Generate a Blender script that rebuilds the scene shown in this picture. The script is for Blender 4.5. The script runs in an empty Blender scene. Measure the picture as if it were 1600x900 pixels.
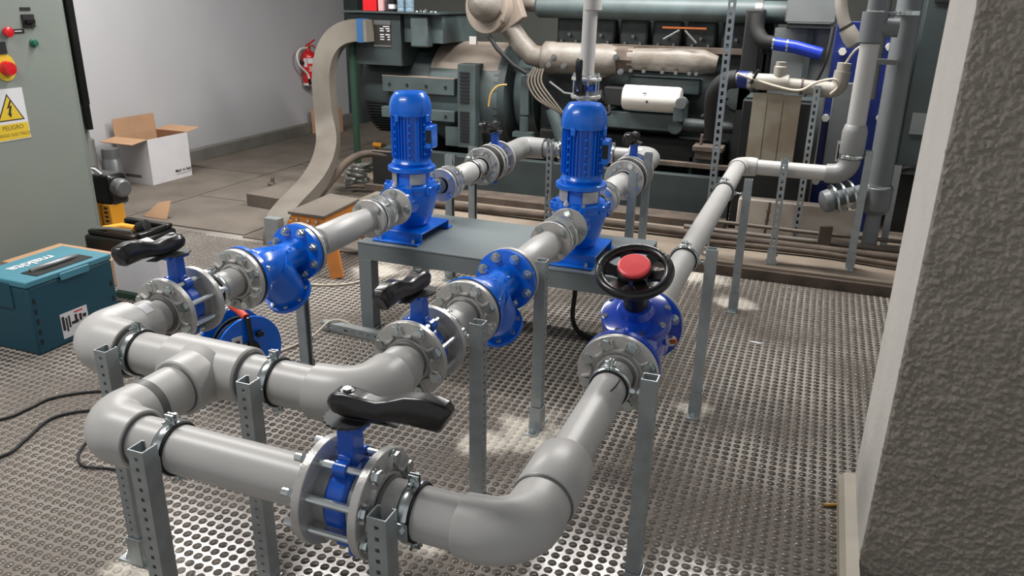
import bpy, math, random
import numpy as np
from mathutils import Vector, Matrix
random.seed(7); rng = np.random.default_rng(7)
SC = bpy.context.scene
COL = SC.collection
PI = math.pi

# ------------------------------------------------------------------ camera
def make_camera():
    pitch, yaw, roll = math.radians(20.4), math.radians(20.75), math.radians(1.1)
    fwd = Vector((-math.sin(yaw)*math.cos(pitch), math.cos(yaw)*math.cos(pitch), -math.sin(pitch)))
    right = Vector((math.cos(yaw), math.sin(yaw), 0))
    up = right.cross(fwd)
    R = math.cos(roll)*right + math.sin(roll)*up
    U = -math.sin(roll)*right + math.cos(roll)*up
    cam = bpy.data.cameras.new('camera'); o = bpy.data.objects.new('camera', cam); COL.objects.link(o)
    m = Matrix((R, U, -fwd)).transposed().to_4x4(); m.translation = (0, 0, 1.6)
    o.matrix_world = m
    cam.sensor_width = 36; cam.lens = 36*1222/1600; cam.clip_start = .05
    SC.camera = o
make_camera()

# ------------------------------------------------------------------ world, lamps, exposure
w = bpy.data.worlds.new('world'); SC.world = w; w.use_nodes = True
w.node_tree.nodes['Background'].inputs[0].default_value = (.95, .97, 1, 1)
w.node_tree.nodes['Background'].inputs[1].default_value = .34
def lamp(name, loc, rot, sx, sy, power, color=(1, .975, .95)):
    l = bpy.data.lights.new(name, 'AREA'); l.shape = 'RECTANGLE'; l.size = sx; l.size_y = sy
    l.energy = power; l.color = color
    o = bpy.data.objects.new(name, l); COL.objects.link(o); o.location = loc; o.rotation_euler = rot
    return o
lamp('ceiling_tube_lamp', (-.9, 5.4, 3.15), (0, 0, 0), 2.4, .28, 125)
lamp('ceiling_tube_lamp', (-3.9, 4.4, 3.15), (0, 0, 0), 2.4, .28, 100)
lamp('ceiling_tube_lamp', (-2.9, 1.15, 3.15), (0, 0, 0), 2.0, .28, 62)
SC.view_settings.view_transform = 'Standard'; SC.view_settings.look = 'None'
SC.view_settings.gamma = 1; SC.view_settings.exposure = .55
SC.view_settings.use_curve_mapping = False

# ------------------------------------------------------------------ materials
def lin(c):
    return tuple(((v/255)/12.92 if v/255 <= .04045 else ((v/255+.055)/1.055)**2.4) for v in c)
MATS = {}
def mat(name, rgb, rough=.5, metal=0, var=.0, vscale=8, vrgb=None, bump=0, bscale=60, coat=0, spec=.5, detail=4):
    m = bpy.data.materials.new(name); m.use_nodes = True
    nt = m.node_tree; b = nt.nodes['Principled BSDF']
    c = (*lin(rgb), 1)
    b.inputs['Roughness'].default_value = rough; b.inputs['Metallic'].default_value = metal
    b.inputs['Specular IOR Level'].default_value = spec
    if coat: b.inputs['Coat Weight'].default_value = coat; b.inputs['Coat Roughness'].default_value = .08
    tc = nt.nodes.new('ShaderNodeTexCoord')
    n = nt.nodes.new('ShaderNodeTexNoise'); n.inputs['Scale'].default_value = vscale; n.inputs['Detail'].default_value = detail
    nt.links.new(tc.outputs['Object'], n.inputs['Vector'])
    mx = nt.nodes.new('ShaderNodeMix'); mx.data_type = 'RGBA'
    c2 = (*lin(vrgb), 1) if vrgb else tuple(v*(1-.5*var) for v in c[:3])+(1,)
    rp = nt.nodes.new('ShaderNodeMapRange'); rp.inputs[1].default_value = .38; rp.inputs[2].default_value = .66
    rp.inputs[3].default_value = 0; rp.inputs[4].default_value = var if vrgb else 1
    nt.links.new(n.outputs['Fac'], rp.inputs[0]); nt.links.new(rp.outputs[0], mx.inputs[0])
    mx.inputs[6].default_value = c; mx.inputs[7].default_value = c2
    nt.links.new(mx.outputs[2], b.inputs['Base Color'])
    if bump:
        n2 = nt.nodes.new('ShaderNodeTexNoise'); n2.inputs['Scale'].default_value = bscale; n2.inputs['Detail'].default_value = 5
        nt.links.new(tc.outputs['Object'], n2.inputs['Vector'])
        bp = nt.nodes.new('ShaderNodeBump'); bp.inputs['Strength'].default_value = bump; bp.inputs['Distance'].default_value = .01
        nt.links.new(n2.outputs['Fac'], bp.inputs['Height']); nt.links.new(bp.outputs[0], b.inputs['Normal'])
    MATS[name] = m
    return m
pvc = mat('grey_pvc', (178, 177, 174), .38, var=.12, vscale=5)
pvcd = mat('grey_pvc_dark', (140, 141, 140), .42, var=.15, vscale=5)
stub = mat('dark_pvc', (96, 98, 97), .4, var=.1)
galv = mat('galvanised_steel', (168, 175, 177), .38, .6, var=.35, vscale=25, vrgb=(128, 135, 137))
galvb = mat('bright_zinc', (205, 212, 212), .22, .95, var=.2, vscale=30)
castal = mat('cast_flange_metal', (190, 188, 184), .34, .3, var=.25, vscale=14, bump=.1, bscale=120)
flrim = mat('flange_metal', (186, 184, 180), .4, .35, var=.2, vscale=14)
chrome = mat('chrome', (222, 224, 221), .24, .9, var=.1)
blue = mat('blue_enamel', (2, 106, 222), .22, var=.12, vscale=6, coat=.35)
bluep = mat('pump_blue_paint', (1, 105, 216), .28, var=.15, vscale=7, coat=.3)
bluev = mat('valve_blue_enamel', (6, 82, 186), .24, var=.15, vscale=7, coat=.3)
blued = mat('dark_blue_enamel', (12, 62, 172), .22, var=.2, vscale=7, coat=.5)
blueplate = mat('blue_plate', (18, 36, 104), .4, var=.3, vscale=3)
bluehose = mat('blue_rubber', (24, 52, 165), .35, var=.2, vscale=9)
black = mat('black_plastic', (14, 14, 15), .3, var=.3, coat=.2)
rubber = mat('black_rubber', (17, 17, 18), .6, var=.3)
red = mat('red_plastic', (238, 84, 88), .4, var=.1)
redpaint = mat('red_enamel', (196, 22, 30), .3, var=.1, coat=.4)
white = mat('white_plastic', (215, 212, 205), .5, var=.08)
whitecard = mat('white_card', (206, 204, 205), .75, var=.1)
card = mat('brown_cardboard', (176, 140, 108), .85, var=.2, vscale=5)
carddk = mat('cardboard_inside', (138, 98, 70), .9, var=.2)
orange = mat('orange_paint', (196, 118, 40), .5, var=.35, vscale=9, vrgb=(120, 92, 66))
dustbrown = mat('dusty_brown_metal', (104, 96, 87), .85, var=.7, vscale=3, vrgb=(82, 75, 67), bump=.1)
yellow = mat('yellow_plastic', (232, 160, 40), .45, var=.1)
signyel = mat('sign_yellow', (208, 178, 48), .5, var=.05)
teal = mat('teal_plastic', (12, 66, 82), .5, var=.15, vscale=5)
teall = mat('light_teal_plastic', (66, 126, 142), .5, var=.15, vscale=9)
cabg = mat('cabinet_grey_paint', (124, 131, 124), .55, var=.12, vscale=2)
tableg = mat('table_grey_paint', (116, 124, 125), .4, var=.2, vscale=4)
ductm = mat('dusty_duct_grey', (112, 106, 97), .6, var=.6, vscale=4, vrgb=(90, 83, 74))
geng = mat('generator_green', (78, 92, 93), .5, var=.6, vscale=5, vrgb=(58, 64, 62))
gengd = mat('generator_dark_green', (52, 63, 63), .55, var=.5, vscale=5, vrgb=(34, 40, 40))
gendust = mat('generator_dusty_cream', (150, 138, 126), .6, var=.5, vscale=2.5, vrgb=(128, 116, 105))
exh = mat('exhaust_cream', (128, 123, 115), .5, var=.8, vscale=6, vrgb=(98, 89, 79), bump=.2, bscale=40)
eng = mat('engine_dark', (52, 60, 60), .6, var=.8, vscale=9, vrgb=(26, 28, 28), bump=.2, bscale=50)
engb = mat('engine_black', (18, 20, 20), .7, var=.5, vscale=9)
rust = mat('rusty_brown', (92, 80, 70), .9, var=.7, vscale=9, vrgb=(60, 53, 47))
green = mat('green_button', (24, 92, 70), .4)
signwhite = mat('sign_white', (205, 205, 208), .5)
ink = mat('ink', (34, 32, 26), .7)
inkdk = mat('sign_ink', (96, 84, 30), .7)
wood = mat('weathered_wood', (162, 156, 140), .8, var=.7, vscale=5, vrgb=(130, 114, 92))
copper = mat('copper', (196, 110, 60), .3, .7)
cream = mat('cream_pipe', (150, 145, 136), .55, var=.3, vscale=8)
greyplate = mat('grey_plate', (108, 112, 112), .5, var=.2)
greypipe = mat('grey_pipe_dark', (108, 112, 114), .45, var=.15)  # darker grey of the tall pipes and the riser top
darkcab = mat('dark_green_panel', (56, 66, 66), .5, var=.3, vscale=2)
cablem = mat('cable_grey', (96, 88, 78), .6, var=.3)
cableyel = mat('cable_yellow', (190, 150, 80), .6)
cablew = mat('cable_cream', (196, 186, 168), .6, var=.2)
brass = mat('brass', (196, 158, 82), .3, .7)
concrete = mat('dusty_concrete', (132, 120, 106), .9, var=.7, vscale=3, vrgb=(98, 86, 74), bump=.15, bscale=40)
concl = mat('pale_concrete', (196, 186, 174), .9, var=.5, vscale=4, vrgb=(164, 153, 141))
wallw = mat('white_wall', (178, 178, 180), .85, var=.35, vscale=1.1, vrgb=(162, 162, 165), bump=.05, bscale=20)
skirt = mat('skirting_grey', (112, 110, 104), .85, var=.5, vscale=5, vrgb=(84, 82, 77))
wallback = mat('grey_green_wall', (96, 98, 94), .8, var=.3, vscale=1.5)
pilw = mat('pillar_white_paint', (196, 193, 186), .8, var=.25, vscale=6, vrgb=(176, 172, 165), bump=.25, bscale=45)
pilr = mat('rough_plaster', (148, 141, 130), .6, var=.5, vscale=14, vrgb=(126, 119, 109), bump=.6, bscale=95)
beige = mat('beige_skirting', (168, 160, 144), .5, var=.3, vscale=8)
darkplate = mat('dark_plate', (52, 54, 56), .5, .2)
metalgrey = mat('steel_grey', (120, 122, 122), .4, .6, var=.3)
silverf = mat('silver_fittings', (190, 192, 188), .25, .9, var=.3, vscale=20)
greencase = mat('green_box', (36, 62, 48), .6)
pinkp = mat('pink_card', (190, 150, 150), .6)
glassj = mat('clear_jar', (150, 175, 190), .08, .3, var=.4, vscale=30)

def floor_mats():
    """dusty base and darker stud tops, with white dust and one wiped zone"""
    out = []
    for nm, a, b2, r in (('mat_dust_grey', (164, 158, 150), (112, 106, 99), .85), ('mat_stud_dark', (68, 64, 60), (92, 86, 80), .7)):
        m = bpy.data.materials.new(nm); m.use_nodes = True; nt = m.node_tree; N = nt.nodes.new; L = nt.links.new
        bs = nt.nodes['Principled BSDF']; bs.inputs['Specular IOR Level'].default_value = .3
        g = N('ShaderNodeNewGeometry')
        def noise(s, d=5):
            n = N('ShaderNodeTexNoise'); n.inputs['Scale'].default_value = s; n.inputs['Detail'].default_value = d
            L(g.outputs['Position'], n.inputs['Vector']); return n.outputs['Fac']
        def rng_(v, a0, a1, b0=0, b1=1):
            n = N('ShaderNodeMapRange'); n.interpolation_type = 'SMOOTHSTEP'
            for i, x in enumerate((a0, a1, b0, b1)): n.inputs[i+1].default_value = x
            L(v, n.inputs[0]); return n.outputs[0]
        def mathn(op, x, y):
            n = N('ShaderNodeMath'); n.operation = op
            for i, v in enumerate((x, y)):
                if isinstance(v, (int, float)): n.inputs[i].default_value = v
                else: L(v, n.inputs[i])
            return n.outputs[0]
        def mix(f, x, y):
            n = N('ShaderNodeMix'); n.data_type = 'RGBA'; L(f, n.inputs[0])
            for i, v in ((6, x), (7, y)):
                if isinstance(v, tuple): n.inputs[i].default_value = (*lin(v), 1)
                else: L(v, n.inputs[i])
            return n.outputs[2]
        def near(p, r0, r1):
            n = N('ShaderNodeVectorMath'); n.operation = 'DISTANCE'; L(g.outputs['Position'], n.inputs[0])
            n.inputs[1].default_value = p
            d = mathn('ADD', n.outputs['Value'], mathn('MULTIPLY', mathn('SUBTRACT', noise(9), .5), r1*1.3))
            return rng_(d, r0, r1, 1, 0)
        col = mix(rng_(noise(1.6), .36, .66), a, b2)
        lf = near((-2.6, 1.0, 0), .5, 1.7); col = mix(mathn('MULTIPLY', lf, .55), col, (118, 111, 104))
        sp = N('ShaderNodeTexNoise'); sp.inputs['Scale'].default_value = 22; sp.inputs['Detail'].default_value = 2
        L(g.outputs['Position'], sp.inputs['Vector'])
        if nm == 'mat_stud_dark':
            col = mix(rng_(sp.outputs['Fac'], .45, .7, 0, .75), col, (112, 104, 95))
        d = None
        for p, r in (((-.87, 2.53, 0), .19), ((-1.0, 2.40, 0), .14), ((-1.66, 1.36, 0), .14), ((-1.3, 1.33, 0), .12), ((-.30, 2.98, 0), .10), ((-.28, 4.3, 0), .14),
                     ((-.50, 4.72, 0), .22), ((-2.05, 3.95, 0), .22), ((-2.4, 3.98, 0), .2), ((-.95, 1.8, 0), .10)):
            k = near(p, r*.35, r)
            d = k if d is None else mathn('MAXIMUM', d, k)
        wiped = near((.02, 2.06, 0), .22, .62)
        wn = mathn('MULTIPLY', wiped, .8)
        col = mix(wn, col, (104, 98, 91))
        col = mix(mathn('MULTIPLY', d, .95 if nm == 'mat_dust_grey' else .8), col, (208, 201, 189))
        L(col, bs.inputs['Base Color'])
        ro = mathn('SUBTRACT', r, mathn('MULTIPLY', wiped, .40 if nm == 'mat_dust_grey' else .34))
        L(ro, bs.inputs['Roughness'])
        bp = N('ShaderNodeBump'); bp.inputs['Strength'].default_value = .12 if nm == 'mat_dust_grey' else 0; bp.inputs['Distance'].default_value = .003
        L(noise(160), bp.inputs['Height']); L(bp.outputs[0], bs.inputs['Normal'])
        out.append(m)
    return out
dustm, studm = floor_mats()

# ------------------------------------------------------------------ mesh builder
def frame(d):
    d = Vector(d).normalized()
    a = Vector((0, 0, 1)) if abs(d.z) < .9 else Vector((1, 0, 0))
    u = a.cross(d).normalized(); v = d.cross(u)
    return u, v, d
class MB:
    def __init__(s): s.v = []; s.f = []
    def add(s, vs, fs):
        n = len(s.v); s.v += [tuple(p) for p in vs]; s.f += [tuple(i+n for i in f) for f in fs]; return s
    def box(s, c, d, rz=0, M=None):
        hx, hy, hz = d[0]/2, d[1]/2, d[2]/2
        vs = [Vector((x, y, z)) for x in (-hx, hx) for y in (-hy, hy) for z in (-hz, hz)]
        R = M if M is not None else Matrix.Rotation(rz, 3, 'Z')
        c = Vector(c)
        return s.add([R @ v + c for v in vs], [(0, 1, 3, 2), (4, 6, 7, 5), (0, 4, 5, 1), (2, 3, 7, 6), (0, 2, 6, 4), (1, 5, 7, 3)])
    def bx(s, x0, x1, y0, y1, z0, z1):
        return s.box(((x0+x1)/2, (y0+y1)/2, (z0+z1)/2), (x1-x0, y1-y0, z1-z0))
    def lathe(s, o, axis, prof, seg=32, cap0=True, cap1=True):
        u, v, d = frame(axis); o = Vector(o); vs = []; fs = []
        for t, r in prof:
            for k in range(seg):
                a = 2*PI*k/seg; vs.append(o + d*t + (u*math.cos(a)+v*math.sin(a))*r)
        m = len(prof)
        for i in range(m-1):
            for k in range(seg):
                k2 = (k+1) % seg
                fs.append((i*seg+k, i*seg+k2, (i+1)*seg+k2, (i+1)*seg+k))
        if cap0: fs.append(tuple(range(seg-1, -1, -1)))
        if cap1: fs.append(tuple((m-1)*seg+k for k in range(seg)))
        return s.add(vs, fs)
    def cyl(s, a, b, r, r2=None, seg=24):
        a, b = Vector(a), Vector(b); L = (b-a).length
        return s.lathe(a, b-a, [(0, r), (L, r if r2 is None else r2)], seg)
    def ring(s, o, axis, r0, r1, w, seg=40):
        return s.band(o, axis, [(-w/2, r0), (-w/2, r1), (w/2, r1), (w/2, r0)], seg)
    def band(s, o, axis, prof, seg=40):   # closed profile revolved
        u, v, d = frame(axis); o = Vector(o); vs = []; fs = []; m = len(prof)
        for t, r in prof:
            for k in range(seg):
                a = 2*PI*k/seg; vs.append(o + d*t + (u*math.cos(a)+v*math.sin(a))*r)
        for i in range(m):
            j = (i+1) % m
            for k in range(seg):
                k2 = (k+1) % seg; fs.append((i*seg+k, i*seg+k2, j*seg+k2, j*seg+k))
        return s.add(vs, fs)
    def prism(s, pts, o, u, v, n, h):   # polygon pts in (u,v), extruded h along n
        o, u, v, n = Vector(o), Vector(u), Vector(v), Vector(n); m = len(pts)
        a = [o+u*p[0]+v*p[1] for p in pts]; b = [p+n*h for p in a]
        return s.add(a+b, [tuple(range(m-1, -1, -1)), tuple(range(m, 2*m))] + [(i, (i+1) % m, m+(i+1) % m, m+i) for i in range(m)])
    def hexp(s, o, axis, r, h, rot=0):
        u, v, d = frame(axis)
        return s.prism([(r*math.cos(rot+k*PI/3), r*math.sin(rot+k*PI/3)) for k in range(6)], o, u, v, d, h)
    def tube(s, pts, r, seg=12, cap=True):
        P = [Vector(p) for p in pts]; n = len(P)
        rs = r if isinstance(r, (list, tuple)) else [r]*n
        T = [(P[min(i+1, n-1)]-P[max(i-1, 0)]).normalized() for i in range(n)]
        u, v, d = frame(T[0]); vs = []; fs = []
        for i in range(n):
            if i:
                q = T[i-1].rotation_difference(T[i]); u = q @ u; v = q @ v
            for k in range(seg):
                a = 2*PI*k/seg; vs.append(P[i]+(u*math.cos(a)+v*math.sin(a))*rs[i])
        for i in range(n-1):
            for k in range(seg):
                k2 = (k+1) % seg; fs.append((i*seg+k, i*seg+k2, (i+1)*seg+k2, (i+1)*seg+k))
        if cap: fs.append(tuple(range(seg-1, -1, -1))); fs.append(tuple((n-1)*seg+k for k in range(seg)))
        return s.add(vs, fs)
    def sweep(s, pts, prof, us, sc=None):   # profile [(a,b)] swept; us = u vector per point
        P = [Vector(p) for p in pts]; n = len(P); m = len(prof); vs = []; fs = []
        for i in range(n):
            t = (P[min(i+1, n-1)]-P[max(i-1, 0)]).normalized()
            u = Vector(us[i]); u = (u - t*u.dot(t)).normalized(); v = t.cross(u)
            k = sc[i] if sc else (1, 1)
            vs += [P[i]+u*a*k[0]+v*b*k[1] for a, b in prof]
        for i in range(n-1):
            for k in range(m):
                k2 = (k+1) % m; fs.append((i*m+k, i*m+k2, (i+1)*m+k2, (i+1)*m+k))
        fs.append(tuple(range(m-1, -1, -1))); fs.append(tuple((n-1)*m+k for k in range(m)))
        return s.add(vs, fs)
    def xf(s, M):
        s.v = [tuple(M @ Vector(p)) for p in s.v]; return s
    def build(s, name, m, parent=None, ang=32, bev=0, bseg=2):
        me = bpy.data.meshes.new(name); me.from_pydata(s.v, [], s.f); me.validate()
        me.materials.append(m)
        me.polygons.foreach_set('use_smooth', [True]*len(me.polygons))
        import bmesh
        b = bmesh.new(); b.from_mesh(me); bmesh.ops.recalc_face_normals(b, faces=b.faces); b.to_mesh(me); b.free()
        me.set_sharp_from_angle(angle=math.radians(ang))
        o = bpy.data.objects.new(name, me); COL.objects.link(o)
        if parent is not None:
            o.parent = parent
            if 'world_parts' in parent: o.location = -Vector(parent['world_parts'])
        if bev:
            md = o.modifiers.new('bevel', 'BEVEL'); md.width = bev; md.segments = bseg; md.limit_method = 'ANGLE'; md.angle_limit = math.radians(40)
            md.harden_normals = False
        return o
WP = {}
def thing(name, label, cat, loc=(0, 0, 0), rz=0, group=None, world=False):
    """an Empty at the thing's base; with world=True its parts are given in world coordinates"""
    o = bpy.data.objects.new(name, None); COL.objects.link(o); o.empty_display_size = .05
    o.location = loc; o.rotation_euler = (0, 0, rz); tag(o, label, cat, group)
    if world: o['world_parts'] = tuple(loc)
    return o
def tag(o, label, cat, group=None):
    o['label'] = label; o['category'] = cat
    if group: o['group'] = group
    return o
def lab(o, t): o['label'] = t; return o
def structure(o): o['kind'] = 'structure'; return o
def sub(o, parent):           # make o a sub-part of a part (both already in place)
    o.parent = parent; o.location = (0, 0, 0); return o
def dup(root, loc, rz, label, group=None):
    r = root.copy(); COL.objects.link(r); r.location = loc; r.rotation_euler = (0, 0, rz); r['label'] = label
    if group: r['group'] = group
    for ch in list(root.children):
        c = ch.copy(); COL.objects.link(c); c.parent = r
        for g in ch.children:
            d = g.copy(); COL.objects.link(d); d.parent = c
    return r
def clone(o, parent, loc=None, rot=None, scale=None):
    c = o.copy(); COL.objects.link(c); c.parent = parent
    if loc is not None: c.location = loc
    if rot is not None: c.rotation_euler = rot
    return c
def text(body, size, M, m, parent, ext=.0006, name='lettering', align='CENTER', bold=0):
    cu = bpy.data.curves.new(name, 'FONT'); cu.body = body; cu.size = size; cu.extrude = ext; cu.offset = bold; cu.align_x = align; cu.align_y = 'CENTER'
    t = bpy.data.objects.new(name, cu); COL.objects.link(t)
    dg = bpy.context.evaluated_depsgraph_get()
    me = bpy.data.meshes.new_from_object(t.evaluated_get(dg)); bpy.data.objects.remove(t)
    me.transform(M); me.materials.clear(); me.materials.append(m)
    o = bpy.data.objects.new(name, me); COL.objects.link(o); o.parent = parent
    if 'world_parts' in parent: o.location = -Vector(parent['world_parts'])
    return o
def basis(x, y, o):           # matrix from text plane axes to the place
    x = Vector(x).normalized(); y = Vector(y).normalized(); z = x.cross(y)
    M = Matrix((x, y, z)).transposed().to_4x4(); M.translation = Vector(o); return M
def smooth(P, k=4):
    P = [Vector(p) for p in P]; out = []
    for i in range(len(P)-1):
        p0, p1, p2, p3 = P[max(i-1, 0)], P[i], P[i+1], P[min(i+2, len(P)-1)]
        for j in range(k):
            t = j/k; out.append(.5*((2*p1)+(p2-p0)*t+(2*p0-5*p1+4*p2-p3)*t*t+(3*p1-p0-3*p2+p3)*t**3))
    out.append(P[-1]); return out
X_, Y_, Z_ = Vector((1, 0, 0)), Vector((0, 1, 0)), Vector((0, 0, 1))

# ------------------------------------------------------------------ room
def room():
    f = structure(MB().bx(-6.2, 3.5, -1.5, 9.6, -.08, 0).build('floor', dustm))
    # studs of the rubber mat
    pitch = .0345
    xs = np.arange(-4.35, 1.0, pitch); ys = np.arange(.85, 4.80, pitch)
    gx, gy = np.meshgrid(xs, ys); p = np.stack([gx.ravel(), gy.ravel()], 1)
    ok = ~((p[:, 0] < -3.25) & (p[:, 1] > 4.13 - .05*(p[:, 0]+3.25)))
    cam = np.array([0, 0]); rel = p-cam
    ang = np.degrees(np.arctan2(-rel[:, 0], rel[:, 1]))      # to the left of +Y
    ok &= (ang < 66) & (ang > -24)
    ok &= ~((p[:, 0] > .3) & (p[:, 1] < 2.62) & (p[:, 1] > 2.08)) & ~((p[:, 0] > .25) & (p[:, 1] < 2.0))
    p = p[ok]
    p += rng.normal(0, .0004, p.shape)
    d = np.hypot(p[:, 0], p[:, 1]); order = np.argsort(d + 100*((ang[ok] > 56) | (ang[ok] < -14)) + 100*(d < 1.42))
    near, far = p[order[:300]], p[order[300:]]
    seg = 12
    a = np.arange(seg)*2*PI/seg
    base = np.concatenate([np.stack([np.cos(a)*.0141, np.sin(a)*.0141, np.full(seg, -.0002)], 1), np.stack([np.cos(a)*.0130, np.sin(a)*.0130, np.full(seg, .0017)], 1)])
    faces = [(k, (k+1) % seg, seg+(k+1) % seg, seg+k) for k in range(seg)] + [tuple(seg+k for k in range(seg))]
    sm = bpy.data.meshes.new('stud'); sm.from_pydata(base.tolist(), [], faces); sm.materials.append(studm)
    for q in near:
        o = bpy.data.objects.new('stud', sm); COL.objects.link(o); o.parent = f; o.location = (q[0], q[1], 0)
    n = len(far)
    V = (base[None] + np.concatenate([far, np.zeros((n, 1))], 1)[:, None, :]).reshape(-1, 3)
    q4 = np.array([f_ for f_ in faces[:seg]]); top = np.array(faces[seg])
    offs = (np.arange(n)*2*seg)[:, None]
    loops = np.concatenate([np.concatenate([q4.ravel(), top])[None]+offs]).ravel()
    sizes = np.tile(np.array([4]*seg+[seg]), n)
    me = bpy.data.meshes.new('studs'); me.vertices.add(len(V)); me.vertices.foreach_set('co', V.ravel())
    me.loops.add(len(loops)); me.loops.foreach_set('vertex_index', loops.astype(np.int32))
    me.polygons.add(len(sizes)); me.polygons.foreach_set('loop_start', np.concatenate([[0], np.cumsum(sizes)[:-1]]).astype(np.int32))
    me.update(); me.validate(); me.materials.append(studm)
    o = bpy.data.objects.new('stud_field', me); COL.objects.link(o); o.parent = f; o['kind'] = 'stuff'
    # brown floor plates beyond the mat
    k = 0
    for x0, x1, y0, y1 in ((-6.0, -4.72, 2.0, 4.05), (-6.0, -4.72, 4.07, 5.9), (-4.70, -3.62, 4.24, 5.0), (-4.70, -3.62, 5.02, 6.4), (-6.0, -4.72, 5.92, 7.6), (-3.60, -2.6, 4.20, 4.78), (-3.60, -3.32, 4.80, 9.3),
                           (-6.0, -4.72, 7.62, 9.3), (-4.70, -3.62, 6.42, 9.3)):
        MB().bx(x0, x1, y0, y1, .0, .006+.001*(k % 3)).build('floor_plate', dustbrown, f); k += 1
    # plinth under the machines
    pl = MB().bx(-3.3, 2.6, 4.80, 9.2, 0, .08).bx(-4.3, -3.31, 5.9, 9.2, 0, .08).build('trim_1', concrete, bev=.006); structure(pl)
    kb = MB(); kb.bx(-3.28, 2.6, 4.765, 4.80, 0, .062).build('kerb_edge', rust, pl)
    structure(MB().bx(-5.95, -5.75, -1.5, 9.4, 0, 3.6).build('wall_left', wallw))
    structure(MB().bx(-5.75, -5.67, -1.5, 9.2, 0, .13).build('baseboard_left', skirt, bev=.01))
    structure(MB().bx(-5.95, 3.5, 9.2, 9.4, 0, 3.6).build('wall_back', wallback))
    structure(MB().bx(-6.0, 3.5, -1.5, 9.6, 3.6, 3.7).build('ceiling', wallw))
    structure(MB().bx(-5.75, -5.55, 9.0, 9.2, 0, 3.6).build('trim_2', darkcab))
    # pillar
    p = structure(MB().bx(.30, 1.9, 2.12, 2.60, 0, 3.6).build('wall_right', pilw))
    # rough plaster skin of the pillar front, a displaced sheet with a ragged left edge
    nx, nz = 440, 520
    X = np.linspace(0, 1, nx)**1.15*1.55+.298; Zz = np.linspace(0, 2.3, nz)
    def vnoise(s, seed, shape):
        r = np.random.default_rng(seed); g = r.random((int(2.4*s)+3, int(1.7*s)+3))
        zz = (np.linspace(0, 2.3, nz)*s)[:, None]*np.ones((1, nx)); xx = ((X-.298)*s)[None]*np.ones((nz, 1))
        i, j = zz.astype(int), xx.astype(int); fz, fx = zz-i, xx-j
        fz = fz*fz*(3-2*fz); fx = fx*fx*(3-2*fx)
        return (g[i, j]*(1-fz)*(1-fx)+g[i+1, j]*fz*(1-fx)+g[i, j+1]*(1-fz)*fx+g[i+1, j+1]*fz*fx)
    h = .009*np.clip(vnoise(88, 1, None)-.42, 0, 1) + .010*np.clip(vnoise(145, 2, None)-.5, 0, 1) + .003*vnoise(7, 3, None) + .003*np.abs(vnoise(105, 6, None)*2-1) + .003*vnoise(170, 4, None)
    r = np.random.default_rng(5)
    edge = np.interp(Zz, np.linspace(0, 2.3, 160), r.random(160)*.008)
    vs = []
    for a in range(nz):
        for b in range(nx):
            e = edge[a]*max(0, 1-b/7)
            vs.append((X[b]+e, 2.119-.002-h[a, b]*min(1, .25+b/6), Zz[a]))
    fs = [(a*nx+b, a*nx+b+1, (a+1)*nx+b+1, (a+1)*nx+b) for a in range(nz-1) for b in range(nx-1)]
    n0 = len(vs)
    vs += [(X[0]+edge[a], 2.1195, Zz[a]) for a in range(nz)]
    fs += [(a*nx, (a+1)*nx, n0+a+1, n0+a) for a in range(nz-1)]
    MB().add(vs, fs).build('plaster_coat', pilr, p, ang=180)
    b = MB(); b.prism([(0, 0), (-.05, 0), (-.05, .05), (-.035, .07), (0, .075)], (.30, 2.03, 0), X_, Z_, Y_, .57)
    structure(b.build('baseboard_right', beige))
room()

# ------------------------------------------------------------------ pipes and fittings
def arc_pts(c, a, b, r, n=12):
    """path a -> corner c -> b with a fillet of radius r"""
    a, b, c = Vector(a), Vector(b), Vector(c); da = (a-c).normalized(); db = (b-c).normalized()
    o = c+da*r+db*r; P = [a]
    for k in range(n+1):
        t = PI/2*k/n; P.append(o - db*r*math.cos(t) - da*r*math.sin(t))
    P.append(b); return P
def elbow(name, parent, c, a, b, r, rb, m=pvc, lip=.006, La=None):
    """socketed elbow; a and b are the socket mouths"""
    P = arc_pts(c, a, b, rb)
    mb = MB(); mb.tube(P, [r*.955]+[r]*(len(P)-2)+[r*.955], 36, cap=False)
    for e, q in ((P[0], P[1]), (P[-1], P[-2])):
        d = (e-q).normalized(); mb.band(e, d, [(-.02, r*.80), (-.02, r*.955), (.0, r*.955), (.0025, r*.93), (.0025, r*.84), (-.004, r*.80)], 36)
    o = mb.build(name, m, parent, ang=40)
    for e, q in ((P[0], P[1]), (P[-1], P[-2])):
        bead = MB(); bead.band(e, (e-q).normalized(), [(.0005, r*.78), (.0005, r*.87), (.004, r*.85), (.004, r*.78)], 36); sub(bead.build('joint_bead', stub), o)
    return o
def socket(name, parent, a, b, r, m=pvc, cone=0):
    a, b = Vector(a), Vector(b); L = (b-a).length
    pr = [(0, r*.80), (0, r*.95), (.004, r)] + [(L-cone-.004, r), (L-.002 if not cone else L, r*.95 if not cone else r-cone*.7), (L, r*.80 if not cone else r-cone*.75)]
    return MB().lathe(a, b-a, pr, 36, False, False).build(name, m, parent, ang=40)
def pipe(name, parent, a, b, r, m=pvc):
    return MB().cyl(a, b, r, seg=36).build(name, m, parent)

ZA = .65
A1, A2, A3, B1, B2, BF = -1.82, -.955, -.404, 1.138, 1.487, 4.98
R, RA, RB, R2 = .0545, .0475, .046, .0595

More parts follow.
